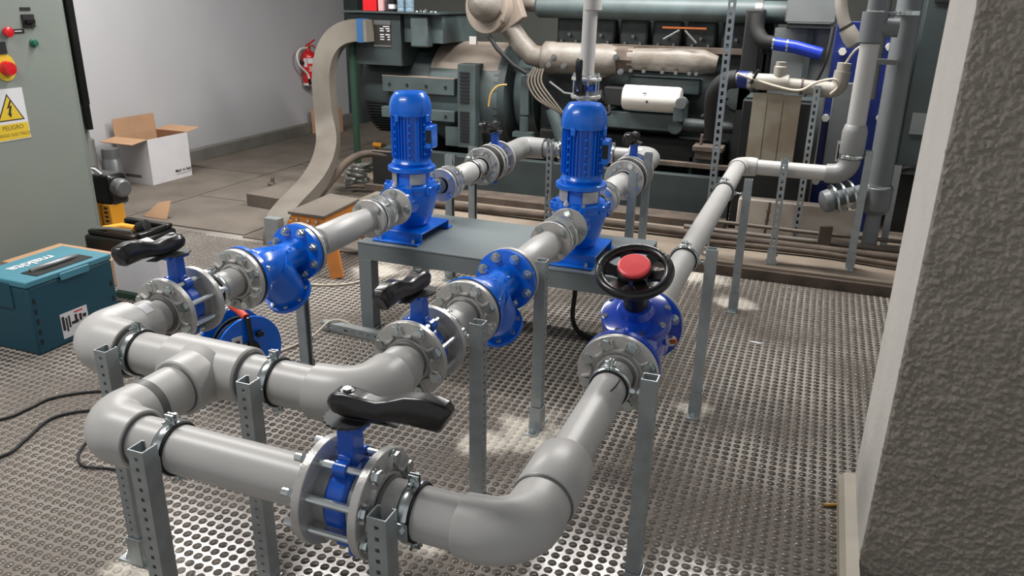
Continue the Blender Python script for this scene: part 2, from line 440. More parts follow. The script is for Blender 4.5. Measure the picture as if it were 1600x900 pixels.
def manifold():
    t = thing('manifold_pipe', 'grey plastic manifold with one tee and three big elbows at the front left', 'pipe', (-1.44, B2, 0), world=True)
    tx = -1.422
    # tee
    mb = MB(); r = .0765
    mb.lathe((tx-.125, B2, ZA), X_, [(0, r*.8), (0, r*.95), (.004, r), (.246, r), (.25, r*.95), (.25, r*.8)], 40, False, False)
    mb.lathe((tx, B2-.02, ZA), -Y_, [(0, r*.9), (.03, r), (.108, r), (.112, r*.95), (.112, r*.8)], 40, False, False)
    mb.lathe((tx, B2, ZA), -Y_, [(.035, r*1.12), (.062, r)], 40, False, False)
    tee = mb.build('tee', pvc, t, ang=40)
    for o, d in (((tx-.125, B2, ZA), -X_), ((tx+.125, B2, ZA), X_), ((tx, B2-.132, ZA), -Y_)):
        bd = MB(); bd.band(o, d, [(.0, r*.78), (.0, r*.88), (.004, r*.86), (.004, r*.78)], 36); sub(bd.build('joint_bead', stub), tee)
    pipe('pipe', t, (A1+.10, B2, ZA), (tx-.12, B2, ZA), R2)
    pipe('pipe', t, (tx+.12, B2, ZA), (A2-.10, B2, ZA), R2)
    pipe('pipe', t, (tx, B2-.12, ZA), (tx, B1+.09, ZA), .064)
    elbow('elbow', t, (A1-.012, B2, ZA), (A1+.118, B2, ZA), (A1-.012, B2+.125, ZA), .083, .055)
    elbow('elbow', t, (A2, B2, ZA), (A2-.135, B2, ZA), (A2, B2+.135, ZA), .075, .085)
    MB().band((tx, B1+.117, ZA), Y_, [(-.011, .055), (-.011, .0685), (.011, .0685), (.011, .055)], 44).build('gap_ring', stub, t)
    elbow('elbow', t, (tx, B1, ZA), (tx, B1+.108, ZA), (tx+.105, B1, ZA), .071, .06)
    pipe('pipe', t, (tx+.09, B1, ZA), (-.852, B1, ZA), R)
    s = socket('socket', t, (A1, B2+.115, ZA), (A1, B2+.19, ZA), .066)
    st = MB();
    u = [(.0665*math.sin(a), .0665*math.cos(a)) for a in np.linspace(.1, .75, 9)]
    vs = [(A1+p[0], y, ZA+p[1]) for y in (B2+.135, B2+.165) for p in u]
    st.add(vs, [(i, i+1, i+10, i+9) for i in range(8)]); sub(lab(st.build('sticker', signwhite, t), 'small white paper sticker on the socket'), s)
    s2 = socket('socket', t, (A2, B2+.13, ZA), (A2, B2+.205, ZA), .064)
    pipe('pipe', t, (A1, B2+.15, ZA), (A1, 1.722, ZA), .05); pipe('pipe', t, (A2, B2+.15, ZA), (A2, 1.727, ZA), .05)
manifold()

def inlet():
    t = thing('inlet_pipe', 'grey plastic pipe from the front valve round the big right elbow to the handwheel valve', 'pipe', (A3, B1, 0), world=True)
    pipe('pipe', t, (-.678, B1, ZA), (A3-.09, B1, ZA), R)
    elbow('elbow', t, (A3, B1, ZA), (A3-.118, B1, ZA), (A3, B1+.135, ZA), .064, .08)
    s = socket('reducing_socket', t, (A3, B1+.125, ZA), (A3, B1+.29, ZA), .067, cone=.018)
    bd = MB().band((A3, B1+.123, ZA), -Y_, [(0, .054), (0, .066), (.004, .064), (.004, .054)], 40); sub(bd.build('joint_bead', stub, t), s)
    pipe('pipe', t, (A3, B1+.2, ZA), (A3, 1.90, ZA), RA)
    m = MB()
    # black felt pen stroke on the pipe
    pts = [(y, a) for y, a in ((1.70, .55), (1.735, .66), (1.78, .70))]
    vs = []
    for y, a in pts:
        for da in (-.035, .035): vs.append((A3+(RA+.0006)*math.sin(a+da), y, ZA+(RA+.0006)*math.cos(a+da)))
    m.add(vs, [(0, 1, 3, 2), (2, 3, 5, 4)]); lab(m.build('pen_stroke', ink, t), 'black felt pen stroke')
inlet()

def right_line():
    t = thing('return_pipe', 'long grey plastic pipe running back from the handwheel valve to the corner elbow', 'pipe', (A3, 3.6, 0), world=True)
    pipe('pipe', t, (A3, 2.26, ZA), (A3, BF-.08, ZA), RA)
    elbow('elbow', t, (A3, BF, ZA), (A3, BF-.10, ZA), (A3+.105, BF, ZA), .057, .075)
    pipe('pipe', t, (A3+.08, BF, ZA), (.16, BF, ZA), .046)
    elbow('elbow', t, (.222, BF, ZA), (.10, BF, ZA), (.222, BF, ZA+.10), .058, .09, pvcd)
    t2 = thing('riser_pipe', 'grey plastic riser with a fat socket, left of the tall dark grey pipe', 'pipe', (.222, BF, ZA+.1), world=True)
    MB().lathe((.221, BF, .775), Z_, [(0, .056), (0, .066), (.006, .069), (.13, .069), (.165, .060), (.17, .055)], 32).build('socket', pvcd, t2)
    pipe('pipe', t2, (.22, BF, .74), (.222, BF, 1.46), .052)
    mb = MB(); mb.lathe((.222, BF, 1.40), Z_, [(0, .055), (0, .066), (.16, .066), (.16, .055)], 32)
    mb.lathe((.222, BF, 1.48), X_, [(.0, .05), (.13, .05), (.13, .042)], 24)
    mb.build('tee', greypipe, t2)
    pipe('pipe', t2, (.222, BF, 1.5), (.222, BF, 3.2), .046, greypipe)
    MB().lathe((.222, BF, 1.392), Z_, [(0, .053), (.010, .053)], 30).build('joint_bead', stub, t2)
right_line()

def header():
    t = thing('header_pipe', 'grey plastic header behind the two pumps with an elbow at each end', 'pipe', (-1.39, BF, 0), world=True)
    pipe('pipe', t, (A1+.1, BF, ZA), (A2-.1, BF, ZA), .050, pvcd)
    elbow('elbow', t, (A1, BF, ZA), (A1, 4.56, ZA), (A1+.145, BF, ZA), .071, .055, pvcd)
    elbow('elbow', t, (A2, BF, ZA), (A2, 4.56, ZA), (A2-.135, BF, ZA), .070, .055, pvcd)
    mb = MB(); mb.lathe((-1.405-.1, BF, ZA), X_, [(0, .05), (0, .06), (.2, .06), (.2, .05)], 30)
    mb.lathe((-1.405, BF, ZA), Z_, [(.0, .058), (.12, .058), (.12, .05)], 30); mb.build('tee', pvc, t)
    pipe('pipe', t, (-1.405, BF, ZA+.1), (-1.405, BF, 1.01), .047)
    t2 = thing('vertical_pipe', 'upright grey plastic pipe rising behind the right pump from a flanged valve', 'pipe', (-1.40, BF, 1.1), world=True)
    pipe('pipe', t2, (-1.405, BF, 1.12), (-1.385, BF, 3.2), .046)
    MB().lathe((-1.388, BF, 1.535), Z_, [(0, .05), (.0, .057), (.10, .057), (.10, .05)], 30).build('socket', pvc, t2)
header()

# ------------------------------------------------------------------ flanges and bolts
def flange_mb(o, n, rin, rout, th, nb=8, pcd=.088, relief=True, a0=PI/8):
    """backing flange; n is the outward (visible) side, with the cast zigzag relief"""
    mb = MB(); n = Vector(n)
    mb.band(o, n, [(-th, rin), (-th, rout-.0015), (-th+.0015, rout), (-.0015, rout), (0, rout-.0015), (0, rin)], 56)
    if relief:
        u, v, d = frame(n); o = Vector(o)
        def ridge(poly, wd, h):
            for (p, q) in zip(poly[:-1], poly[1:]):
                P, Q = o+u*p[0]+v*p[1], o+u*q[0]+v*q[1]; t = (Q-P).normalized(); s = d.cross(t)*wd/2
                mb.add([P-s, P+s, Q+s, Q-s, P-s*.5+d*h, P+s*.5+d*h, Q+s*.5+d*h, Q-s*.5+d*h], [(0, 1, 2, 3), (4, 5, 6, 7), (0, 4, 5, 1), (1, 5, 6, 2), (2, 6, 7, 3), (3, 7, 4, 0)])
        for k in range(nb):
            c = a0+2*PI*k/nb; w_ = PI/nb
            pol = lambda a, r: (r*math.cos(a), r*math.sin(a))
            ridge([pol(c+w_*.45, pcd+.010), pol(c+w_*.50, pcd-.012), pol(c+w_*.80, pcd-.016), pol(c+w_*1.2, pcd-.016), pol(c+w_*1.50, pcd-.012), pol(c+w_*1.55, pcd+.012)], .009, .010)
        mb.band(o, n, [(0, rin), (0, rin+.012), (.006, rin+.010), (.008, rin)], 48)
    return mb
def bolts(parent, o, axis, t0, t1, pcd, nb=8, a0=PI/8, r=.0085, hr=.015, m=galvb, nut=True, name='bolt', tail=.018, wash=True):
    """hex bolts along axis from t0 (head side) to t1 (nut side)"""
    u, v, d = frame(axis); o = Vector(o); first = None
    for k in range(nb):
        a = a0+2*PI*k/nb; p = (u*math.cos(a)+v*math.sin(a))*pcd
        if first is None:
            mb = MB(); mb.cyl(d*t0, d*(t1+(hr*1.0 if nut else 0)+(tail if nut else 0)), r, seg=10)
            mb.hexp(d*(t0-hr*.75), d, hr, hr*.75)
            if wash: mb.cyl(d*(t0-.0018), d*t0, hr*1.25, seg=14)
            if nut:
                mb.hexp(d*t1, d, hr, hr*.95, .3)
                if wash: mb.cyl(d*t1, d*(t1+.0018), hr*1.25, seg=14)
            first = mb.build(name, m, parent); b = first; base = first.location.copy()
        else: b = clone(first, parent)
        b.location = base+o+p
    return first

# ------------------------------------------------------------------ butterfly valve (axis local +Y, stem up, lever to local -Y)
def lever_mb(mb, L=.215, z=.20, flip=1):
    ys = [.034, .02, 0, -.03, -.07, -.10, -.135, -.17, -L+.008, -L]
    zs = [z+.012, z+.016, z+.016, z+.014, z+.013, z+.021, z+.030, z+.032, z+.028, z+.024]
    wd = [.020, .028, .030, .026, .021, .021, .023, .024, .023, .017]
    hh = [.012, .022, .025, .024, .022, .023, .029, .032, .030, .021]
    prof = [(-1, -.55), (-.6, -1), (.6, -1), (1, -.55), (1, .45), (.62, 1), (-.62, 1), (-1, .45)]
    mb.sweep([(0, y, zz) for y, zz in zip(ys, zs)], prof, [X_]*len(ys), list(zip(wd, hh)))
    mb.cyl((0, 0, z+.03), (0, 0, z+.041), .017, seg=20)
    return mb
def butterfly(name, label, loc, rz, group, half=.0725, rf=.112, lever=True):
    t = thing(name, label, 'valve', loc, rz, group)
    mb = MB()
    mb.band((0, 0, 0), Y_, [(-.024, .050), (-.024, .072), (-.017, .079), (.017, .079), (.024, .072), (.024, .050)], 48)
    mb.lathe((0, -.004, 0), Y_, [(0, .05), (.008, .05)], 30)                       # disc
    for k in (1, 3, 5, 7):                                                       # lug ears
        a = PI/8+k*PI/4*1.0
    for sx in (-1, 1):
        for a in (PI*.5-.42, PI*.5-.42+2.3):
            pass
    for a in (PI/2+PI/8, PI/2-PI/8, -PI/2+PI/8, -PI/2-PI/8):
        c, s_ = math.cos(a), math.sin(a)
        mb.lathe((c*.088, -.015, s_*.088), Y_, [(0, .0165), (.03, .0165)], 16)
    mb.prism([(-.036, .06), (.036, .06), (.024, .105), (-.024, .105)], (0, -.014, 0), X_, Z_, Y_, .028)
    mb.prism([(-.022, .08), (.022, .08), (.0185, .168), (-.0185, .168)], (0, -.018, 0), X_, Z_, Y_, .036)
    mb.lathe((0, 0, -.142), Z_, [(0, .015), (.004, .018), (.07, .02)], 20)
    mb.box((0, 0, .171), (.062, .062, .012)); mb.box((-.0, -.031, .171), (.03, .02, .012))
    body = lab(mb.build('valve_body', bluev, t, bev=.002), 'blue enamelled valve body and neck')
    pl = MB(); n = 40; pts = []
    for k in range(n):
        a = 2*PI*k/n; r = .050 if (k % 2 and -2.4 < (a-PI) < 1.9) else .046
        pts.append((r*math.cos(a), r*math.sin(a)))
    pl.prism(pts, (0, 0, .177), X_, Y_, Z_, .005); pl.prism([(-.012, 0), (.02, 0), (.026, -.10), (-.004, -.11)], (0, 0, .182), X_, Y_, Z_, .003)
    pl.build('notch_plate', darkplate, t)
    if lever:
        lv = lever_mb(MB(), z=.198).build('lever', black, t, ang=50, bev=.0035)
        sub(MB().hexp((0, 0, .239), Z_, .009, .004).build('lever_nut', galvb), lv)
    for s in (-1, 1):
        lab(flange_mb((0, s*half, 0), (0, s, 0), .056, rf, .019).build('flange', castal, t), 'cast grey backing flange')
        MB().band((0, s*(half-.019), 0), (0, s, 0), [(-.028, .05), (-.028, .071), (0, .071), (0, .05)], 40).build('stub_collar', pvcd, t)
        MB().band((0, s*half, 0), (0, s, 0), [(-.01, .048), (-.01, .0605), (.012, .0605), (.016, .056), (.016, .048)], 40).build('stub_neck', stub, t)
    bolts(t, (0, 0, 0), Y_, -half-.002, half, .092)
    return t
G_V = 'butterfly valves with black levers'
bv = butterfly('butterfly_valve', 'blue butterfly valve in the front pipe, nearest the camera, lever pointing right', (-.765, B1, ZA), PI/2, G_V)
dup(bv, (A1, 1.805, ZA), 0, 'blue butterfly valve beside the teal toolbox, before the left strainer')
dup(bv, (A2-.007, 1.81, ZA), 0, 'blue butterfly valve in the middle line, right after its elbow and before the middle strainer')
r1 = dup(bv, (A1, 4.46, ZA), 0, 'far butterfly valve behind the left pump, small black lever under a yellow cable')
r2 = dup(bv, (A2, 4.46, ZA), 0, 'far butterfly valve behind the right pump, at the end of the header')
# the valve standing upright behind the right pump: same parts turned on end
def upright_valve():
    t = dup(bv, (-1.405, BF, 1.065), 0, 'upright butterfly valve with raised black lever over the right pump')
    t.rotation_euler = (math.radians(90), 0, math.radians(180)); t.scale = (.86, .86, .80)
    for c in t.children:
        if c.name.startswith(('lever', 'notch')): c.rotation_euler = (0, 0, PI)
    t.rotation_euler = (PI/2, 0, 0)
    return t
upright_valve()

# ------------------------------------------------------------------ strainers
def strainer(label, loc):
    t = thing('y_strainer', label, 'strainer', loc, 0, 'blue Y strainers before the pumps')
    h = .168
    mb = MB()
    mb.lathe((0, -h, 0), Y_, [(0, .064), (.03, .072), (.07, .080), (.12, .078), (.17, .068), (.22, .059), (2*h-.05, .056), (2*h-.02, .058), (2*h, .068)], 40)
    bd = Vector((0, .62, -.78)).normalized()
    mb.lathe((0, -.03, 0), bd, [(.0, .080), (.05, .081), (.11, .079), (.17, .074), (.18, .070)], 36)
    for x, y, z in ((.03, -.03, .07), (-.02, .03, .075), (.05, .05, .055)):
        mb.lathe((x, y, z-.006), (x*4, 0, 1), [(0, .008), (.006, .006)], 10)
    lab(mb.build('strainer_body', blue, t, ang=50), 'blue enamelled Y shaped body')
    for s in (-1, 1):
        MB().band((0, s*h, 0), (0, s, 0), [(0, .045), (0, .112), (-.018, .112), (-.020, .108), (-.021, .045)], 56).build('body_flange', blue, t)
        MB().band((0, s*h, 0), (0, s, 0), [(0, .05), (0, .110), (.012, .110), (.012, .05)], 48).build('gasket', rubber, t)
        lab(flange_mb((0, s*(h+.031), 0), (0, s, 0), .055, .111, .019).build('backing_flange', castal, t), 'cast grey backing flange')
        MB().band((0, s*(h+.031), 0), (0, s, 0), [(-.01, .046), (-.01, .0575), (.010, .0575), (.014, .054), (.014, .046)], 40).build('stub_neck', stub, t)
        bolts(t, (0, s*h, 0), (0, -s, 0), -.032, .021, .091, tail=.008)
    c0 = Vector((0, -.03, 0))+bd*.175
    MB().lathe(c0, bd, [(0, .06), (0, .089), (.016, .091), (.018, .087), (.019, .05), (.03, .044), (.032, .0)], 44).build('cover', blue, t, ang=40)
    bolts(t, c0, bd, -.004, .017, .074, nb=8, r=.005, hr=.0085, name='cover_bolt', tail=.004)
    return t
s1 = strainer('blue Y strainer in the left line, above the blue cable reel', (A1, 2.265, ZA))
dup(s1, (A2, 2.30, ZA), 0, 'blue Y strainer in the middle line, beside the grey pump table')

# ------------------------------------------------------------------ short pipes between valves, strainers and pumps
def spools():
    for x, y0, y1, l in ((A1, 1.88, 2.075, 'short grey pipe between left butterfly valve and left strainer'), (A2, 1.88, 2.11, 'short grey pipe between middle butterfly valve and middle strainer')):
        t = thing('spool_pipe', l, 'pipe', (x, y0, ZA), world=True); pipe('pipe', t, (x, y0-.01, ZA), (x, y1+.01, ZA), .0505)
    for x, y0, l in ((A1, 2.455, 'grey reducing socket between left strainer and pump check valve'), (A2, 2.49, 'grey reducing socket between middle strainer and pump check valve')):
        t = thing('reducer_pipe', l, 'pipe', (x, y0, ZA), world=True)
        pipe('pipe', t, (x, y0-.01, ZA), (x, y0+.14, ZA), .0495)
        MB().lathe((x, y0+.11, ZA), Y_, [(0, .050), (0, .059), (.005, .062), (.25, .062), (.31, .055), (.395, .052)], 36).build('reducer', pvc, t, ang=40)
    for x, l in ((A1, 'grey coupling pipe between left pump outlet and far valve'), (A2, 'grey coupling pipe between right pump outlet and far valve')):
        t = thing('outlet_pipe', l, 'pipe', (x, 3.9, ZA), world=True)
        MB().lathe((x, 3.84, ZA), Y_, [(0, .042), (.10, .05), (.13, .060), (.25, .060), (.255, .052), (.33, .052)], 36).build('reducer', pvc, t, ang=40)
        MB().lathe((x, 4.06, ZA), Y_, [(0, .052), (.16, .052)], 30).build('pipe', pvcd, t)
        # end flange and black seal in front of the valve
        lab(flange_mb((x, 4.245, ZA), -Y_, .055, .112, .02).build('flange', castal, t), 'cast grey end flange')
        MB().band((x, 4.27, ZA), Y_, [(0, .05), (0, .112), (.05, .112), (.05, .05)], 48).build('seal_ring', rubber, t)
        MB().band((x, 4.335, ZA), Y_, [(0, .05), (0, .112), (.02, .112), (.02, .05)], 48).build('flange_ring', flrim, t)
        bolts(t, (x, 4.245, ZA), Y_, -.002, .10, .092)
        MB().cyl((x, 4.355, ZA), (x, 4.386, ZA), .056).build('pipe', pvcd, t)
spools()

def check_valve(label, x, y0, sgn):
    """flange, chrome wafer rings, neck; sgn=+1 the neck runs towards +Y"""
    t = thing('check_valve', label, 'valve', (x, y0, ZA), 0 if sgn > 0 else PI, 'chrome wafer check valves at the pumps')
    R_ = .088
    mb = MB(); mb.band((0, 0, 0), Y_, [(0, .044), (0, R_-.001), (.002, R_), (.016, R_), (.018, R_-.001), (.018, .044)], 48); mb.build('flange', castal, t)
    MB().band((0, .018, 0), Y_, [(0, .04), (0, R_-.004), (.014, R_-.004), (.014, .04)], 44).build('seal_ring', rubber, t)
    MB().band((0, .032, 0), Y_, [(0, .04), (0, R_-.003), (.003, R_), (.013, R_), (.016, R_-.003), (.016, .04)], 48).build('ring', chrome, t)
    MB().lathe((0, .048, 0), Y_, [(0, .070), (.05, .070)], 44).build('wafer_body', chrome, t)
    MB().band((0, .098, 0), Y_, [(0, .04), (0, R_-.003), (.003, R_), (.015, R_), (.018, R_-.003), (.018, .04)], 48).build('ring', chrome, t)
    MB().lathe((0, .116, 0), Y_, [(0, .084), (.012, .084), (.018, .066), (.05, .05), (.055, .04)], 44).build('end_collar', chrome, t)
    MB().lathe((0, .16, 0), Y_, [(0, .041), (.09, .041)], 32).build('neck', pvcd, t)
    bolts(t, (0, 0, 0), Y_, -.002, .116, .072, nb=4, a0=PI/4, hr=.013)
    lab(MB().band((0, .236, 0), Y_, [(0, .04), (0, .086), (.002, .0885), (.013, .0885), (.015, .086), (.015, .04)], 48).build('pump_flange', castal, t), 'silver flange bolted to the pump')
    bolts(t, (0, .236, 0), Y_, -.002, .012, .070, nb=4, a0=0, nut=False, name='flange_bolt')
    return t
cv = check_valve('chrome wafer check valve at the left pump inlet, above the orange stool', A1, 2.955, 1)
dup(cv, (A2, 2.955, ZA), 0, 'chrome wafer check valve at the right pump inlet, above the table edge')
def outlet_check(x, label):
    o = dup(cv, (x, 3.70, ZA), 0, label)
    for c in list(o.children):
        if c.name.startswith(('pump_flange', 'flange_bolt')): bpy.data.objects.remove(c)
outlet_check(A1, 'chrome wafer check valve at the left pump outlet, behind the left pump')
outlet_check(A2, 'chrome wafer check valve at the right pump outlet, half hidden by the right pump')

# ------------------------------------------------------------------ pumps
def pump(label, loc):
    t = thing('inline_pump', label, 'pump', loc, 0, 'blue inline pumps on the grey table')   # origin on the table top; pipe axis at z=.19
    z = .19
    mb = MB()
    # folded base plate
    mb.box((0, 0, .05), (.25, .30, .008))
    for s in (-1, 1): mb.box((0, s*.15, .027), (.25, .008, .05)); mb.box((0, s*.172, .006), (.25, .05, .008))
    base = mb.build('base_plate', bluep, t, bev=.0015)
    for sx in (-.09, .09):
        for sy in (-.175, .175): sub(MB().hexp((sx, sy, .010), Z_, .010, .010).cyl((sx, sy, .0), (sx, sy, .028), .005, seg=8).build('base_bolt', galvb), base)
    mb = MB()
    mb.lathe((0, 0, .054), Z_, [(0, .07), (.02, .085), (.06, .10), (.10, .112), (.15, .122), (.19, .125), (.20, .118)], 44)
    for s in (-1, 1): mb.lathe((0, s*.06, z), (0, s, 0), [(0, .085), (.06, .074), (.125, .060), (.13, .088), (.145, .088)] if s < 0 else [(0, .085), (.06, .074), (.12, .052), (.13, .048)], 36)
    MB().lathe((0, .18, z), Y_, [(0, .036), (.105, .036), (.110, .042), (.118, .042)], 28).build('outlet_neck', pvcd, t)
    for k in range(8):
        a = PI/8+k*PI/4; c, s_ = math.cos(a), math.sin(a)
        mb.lathe((c*.122, s_*.122, .225), Z_, [(0, .012), (.006, .019), (.036, .019), (.040, .012)], 14)
    mb.lathe((0, 0, .245), Z_, [(0, .13), (.018, .13), (.022, .10)], 44)
    lab(mb.build('casing', bluep, t, ang=40), 'blue cast pump casing')
    for k in range(8):
        a = PI/8+k*PI/4; MB().hexp((math.cos(a)*.122, math.sin(a)*.122, .265), Z_, .010, .010).build('casing_bolt', bluep if k % 3 else galvb, t)
    mb = MB(); mb.lathe((0, 0, .262), Z_, [(0, .092), (.005, .088), (.065, .088), (.068, .112), (.072, .117), (.09, .117), (.093, .112), (.095, .09)], 44)
    lab(mb.build('lantern', bluep, t, ang=40), 'blue lantern ring under the motor flange')
    for a in (-.78, 2.36, -2.36):
        gd = MB()
        c = [(math.cos(a+d)*.0965, math.sin(a+d)*.0965) for d in np.linspace(-.42, .42, 9)]
        vs = [(p[0]*q, p[1]*q, zz) for q in (1, 1.015) for zz in (.273, .325) for p in c]
        n = 9
        f = [(i, i+1, n+i+1, n+i) for i in range(8)]+[(2*n+i, 3*n+i, 3*n+i+1, 2*n+i+1) for i in range(8)]+[(i, 2*n+i, 2*n+i+1, i+1) for i in range(8)]+[(n+i, n+i+1, 3*n+i+1, 3*n+i) for i in range(8)]
        gd.add(vs, f); lab(gd.build('coupling_guard', flrim, t), 'bare steel coupling guard')
    # motor
    mb = MB(); mb.lathe((0, 0, .352), Z_, [(0, .088), (.02, .098), (.035, .088), (.05, .084), (.255, .084), (.26, .09)], 44)
    body = mb.build('motor_body', bluep, t, ang=40)
    fn = MB()
    for k in range(36):
        a = 2*PI*k/36
        if k % 9 in (4,): continue
        M = Matrix.Rotation(a, 3, 'Z'); fn.box(M @ Vector((.090, 0, .495)), (.014, .0028, .20), M=M)
    sub(fn.build('cooling_fins', bluep), body)
    bs = MB()
    for a in (-.35, -1.15, -2.0, .5):
        for zz in (.42, .455, .49, .525, .56):
            c = Vector((math.cos(a)*.095, math.sin(a)*.095, zz)); bs.lathe(c, (math.cos(a), math.sin(a), 0), [(0, .008), (.006, .006)], 8)
    sub(bs.build('casting_bosses', bluep), body)
    mb = MB(); mb.lathe((0, 0, .600), Z_, [(0, .101), (.004, .103), (.050, .101), (.078, .093), (.100, .079), (.104, .075), (.107, .072), (.107, .0)], 44, False, False)
    for k in range(10): pass
    cap = mb.build('fan_cover', bluep, t, ang=30)
    sl = MB()
    for r_ in (.02, .035, .05):
        sl.band((0, 0, .7065), Z_, [(0, r_), (0, r_+.004), (.0018, r_+.004), (.0018, r_)], 24)
    sub(sl.build('vent_grille', bluep), cap)
    mb = MB()
    for a in (-1.75, -.2, 2.4): M = Matrix.Rotation(a, 3, 'Z'); mb.box(M @ Vector((.104, 0, .592)), (.012, .022, .032), M=M)
    mb.build('cover_lug', bluep, t, bev=.003)
    M = Matrix.Rotation(.1, 3, 'Z')
    jb = MB().box(M @ Vector((.105, 0, .50)), (.035, .085, .11), M=M).build('terminal_box', bluep, t, bev=.006)
    MB().box(M @ Vector((.1075, -.0440, .505)), (.026, .003, .062), M=M).build('nameplate', engb, t)
    vent = MB().hexp((-.03, -.125, .266), Z_, .012, .014).cyl((-.03, -.125, .28), (-.03, -.125, .288), .006, seg=10).build('vent_plug', white, t)
    lab(vent, 'white vent plug'); return t
p1 = pump('left blue inline pump on the table, in front of the dark green alternator', (A1-.012, 3.405, .46))
dup(p1, (A2-.006, 3.405, .46), 0, 'right blue inline pump on the table, in front of the engine')

def pump_table():
    t = thing('pump_table', 'grey painted steel table carrying the two blue pumps', 'table', (-1.35, 3.5, 0), world=True)
    x0, x1, y0, y1 = -2.02, -.66, 3.17, 3.80
    MB().bx(x0, x1, y0, y1, .452, .46).build('table_top', tableg, t, bev=.002)
    mb = MB(); mb.bx(x0, x1, y0+.004, y0+.05, .372, .4515); mb.bx(x0, x1, y1-.05, y1-.004, .372, .4515)
    mb.bx(x0+.003, x0+.05, y0+.05, y1-.05, .372, .4515); mb.bx(x1-.05, x1-.003, y0+.05, y1-.05, .372, .4515)
    mb.build('frame', tableg, t)
    for x in (x0+.036, x1-.036):
        for y in (y0+.036, y1-.036):
            MB().bx(x-.035, x+.035, y-.035, y+.035, 0.004, .3715).bx(x-.05, x+.05, y-.05, y+.05, .002, .008).build('leg', tableg, t, bev=.002)
pump_table()

# ------------------------------------------------------------------ handwheel valve
def gate_valve():
    y0, y1 = 1.905, 2.265
    t = thing('handwheel_valve', 'dark blue valve with black handwheel and red cap in the right line', 'valve', (A3, 2.085, ZA), world=True)
    c = Vector((A3, 2.085, ZA))
    mb = MB(); mb.lathe((A3, y0, ZA), Y_, [(0, .055), (.03, .058), (.08, .078), (.18, .088), (.28, .078), (.33, .058), (.36, .055)], 40)
    ax = Vector((0, -math.sin(math.radians(25)), math.cos(math.radians(25))))
    b0 = Vector((A3-.002, 2.135, ZA))
    mb.lathe(b0, ax, [(-.02, .092), (.05, .092), (.070, .094), (.072, .101), (.092, .101)], 44)
    lab(mb.build('valve_body', blued, t, ang=40), 'dark blue enamelled body')
    bon = MB().lathe(b0, ax, [(.094, .095), (.094, .101), (.112, .101), (.116, .094), (.125, .055), (.145, .045), (.15, .03)], 44).build('bonnet', blued, t, ang=40)
    u, v, d = frame(ax)
    ltr = MB()
    for k in range(7):
        for a0 in (-.35, 2.75):
            a = a0+(k-3)*.13; q = b0+ax*.1165+(u*math.cos(a)+v*math.sin(a))*.074
            ltr.box(q, (.004, .009, .004), M=Matrix((u, v, d)).transposed() @ Matrix.Rotation(a+.4*(k % 2), 3, 'Z'))
    sub(ltr.build('cast_letters', blued), bon); bon.children[0].location = (0, 0, 0)
    bolts(t, b0+ax*.112, -ax, -.002, .05, .090, nb=8, r=.004, hr=.0085, nut=False, name='bonnet_bolt')
    MB().lathe(b0, ax, [(.14, .036), (.19, .036), (.21, .03), (.27, .026)], 30).build('stem_sleeve', black, t)
    w0 = b0+ax*.275
    hw = MB(); Rw = .109
    prof = [(math.cos(a)*.015, Rw-.014+math.sin(a)*.014) for a in np.linspace(0, 2*PI, 12, endpoint=False)]
    hw.band(w0, ax, prof, 64)
    hw.lathe(w0, ax, [(-.03, .03), (-.012, .046), (.010, .048), (.012, .04)], 40)
    for k in range(6):
        a = PI/6+k*PI/3; e = u*math.cos(a)+v*math.sin(a); f = -u*math.sin(a)+v*math.cos(a)
        P = [w0+e*.04-ax*.01, w0+e*.06-ax*.006, w0+e*.088]
        hw.sweep(P, [(-1, -1), (1, -1), (1, 1), (-1, 1)], [f]*3, [(.019, .005), (.016, .005), (.021, .006)])
    wheel = lab(hw.build('handwheel', black, t, ang=40), 'black handwheel with six spokes')
    sp = MB()
    for k in (1, 2, 0, 4):
        a = PI/6+k*PI/3; e = u*math.cos(a)+v*math.sin(a); f = -u*math.sin(a)+v*math.cos(a)
        sp.sweep([w0+e*.056+ax*.0005, w0+e*.086+ax*.0065], [(-1, -.1), (1, -.1), (1, .1), (-1, .1)], [f]*2, [(.012, .005), (.016, .005)])
    cp = MB().lathe(w0, ax, [(.012, .042), (.022, .0455), (.026, .0445), (.0285, .040), (.030, 0)], 44, True, False).build('cap', red, t, ang=12)
    lab(cp, 'red round cap')
    for body, ang_ in (('SHUT', 2.0), ('OPEN', -.6)):
        for i, ch in enumerate(body):
            a = ang_+PI/1.0 - i*.13
            e = u*math.cos(a)+v*math.sin(a); f = u*math.sin(a)-v*math.cos(a)
            o = text(ch, .016, basis(f, e, w0+e*(Rw-.014)+ax*.0148), metalgrey, wheel, .0006); o.location = (0, 0, 0)
    for s, yy in ((-1, y0), (1, y1)):
        MB().band((A3, yy, ZA), (0, s, 0), [(0, .045), (0, .112), (-.020, .112), (-.022, .045)], 56).build('body_flange', blued, t)
        MB().band((A3, yy, ZA), (0, s, 0), [(0, .045), (0, .105), (.006, .105), (.006, .045)], 48).build('gasket', rubber, t)
        lab(flange_mb((A3, yy+s*.025, ZA), (0, s, 0), .05, .1115, .019).build('backing_flange', castal, t), 'cast grey backing flange')
        MB().band((A3, yy+s*.025, ZA), (0, s, 0), [(-.01, .046), (-.01, .054), (.012, .054), (.016, .050), (.016, .046)], 40).build('stub_neck', stub, t)
        bolts(t, (A3, yy, ZA), (0, -s, 0), -.026, .022, .091, tail=.008)
    n0 = Vector((A3+.085, 2.10, ZA+.02)); dn = Vector((.85, -.1, .25)).normalized()
    MB().hexp(n0-dn*.012, dn, .010, .018).build('nipple_seat', blued, t)
    nip = MB().cyl(n0, n0+dn*.018, .007, seg=14).build('test_nipple', white, t)
    sub(MB().hexp(n0+dn*.018-Vector((0,0,0)), dn, .008, .018).build('nipple_cap', copper), nip)
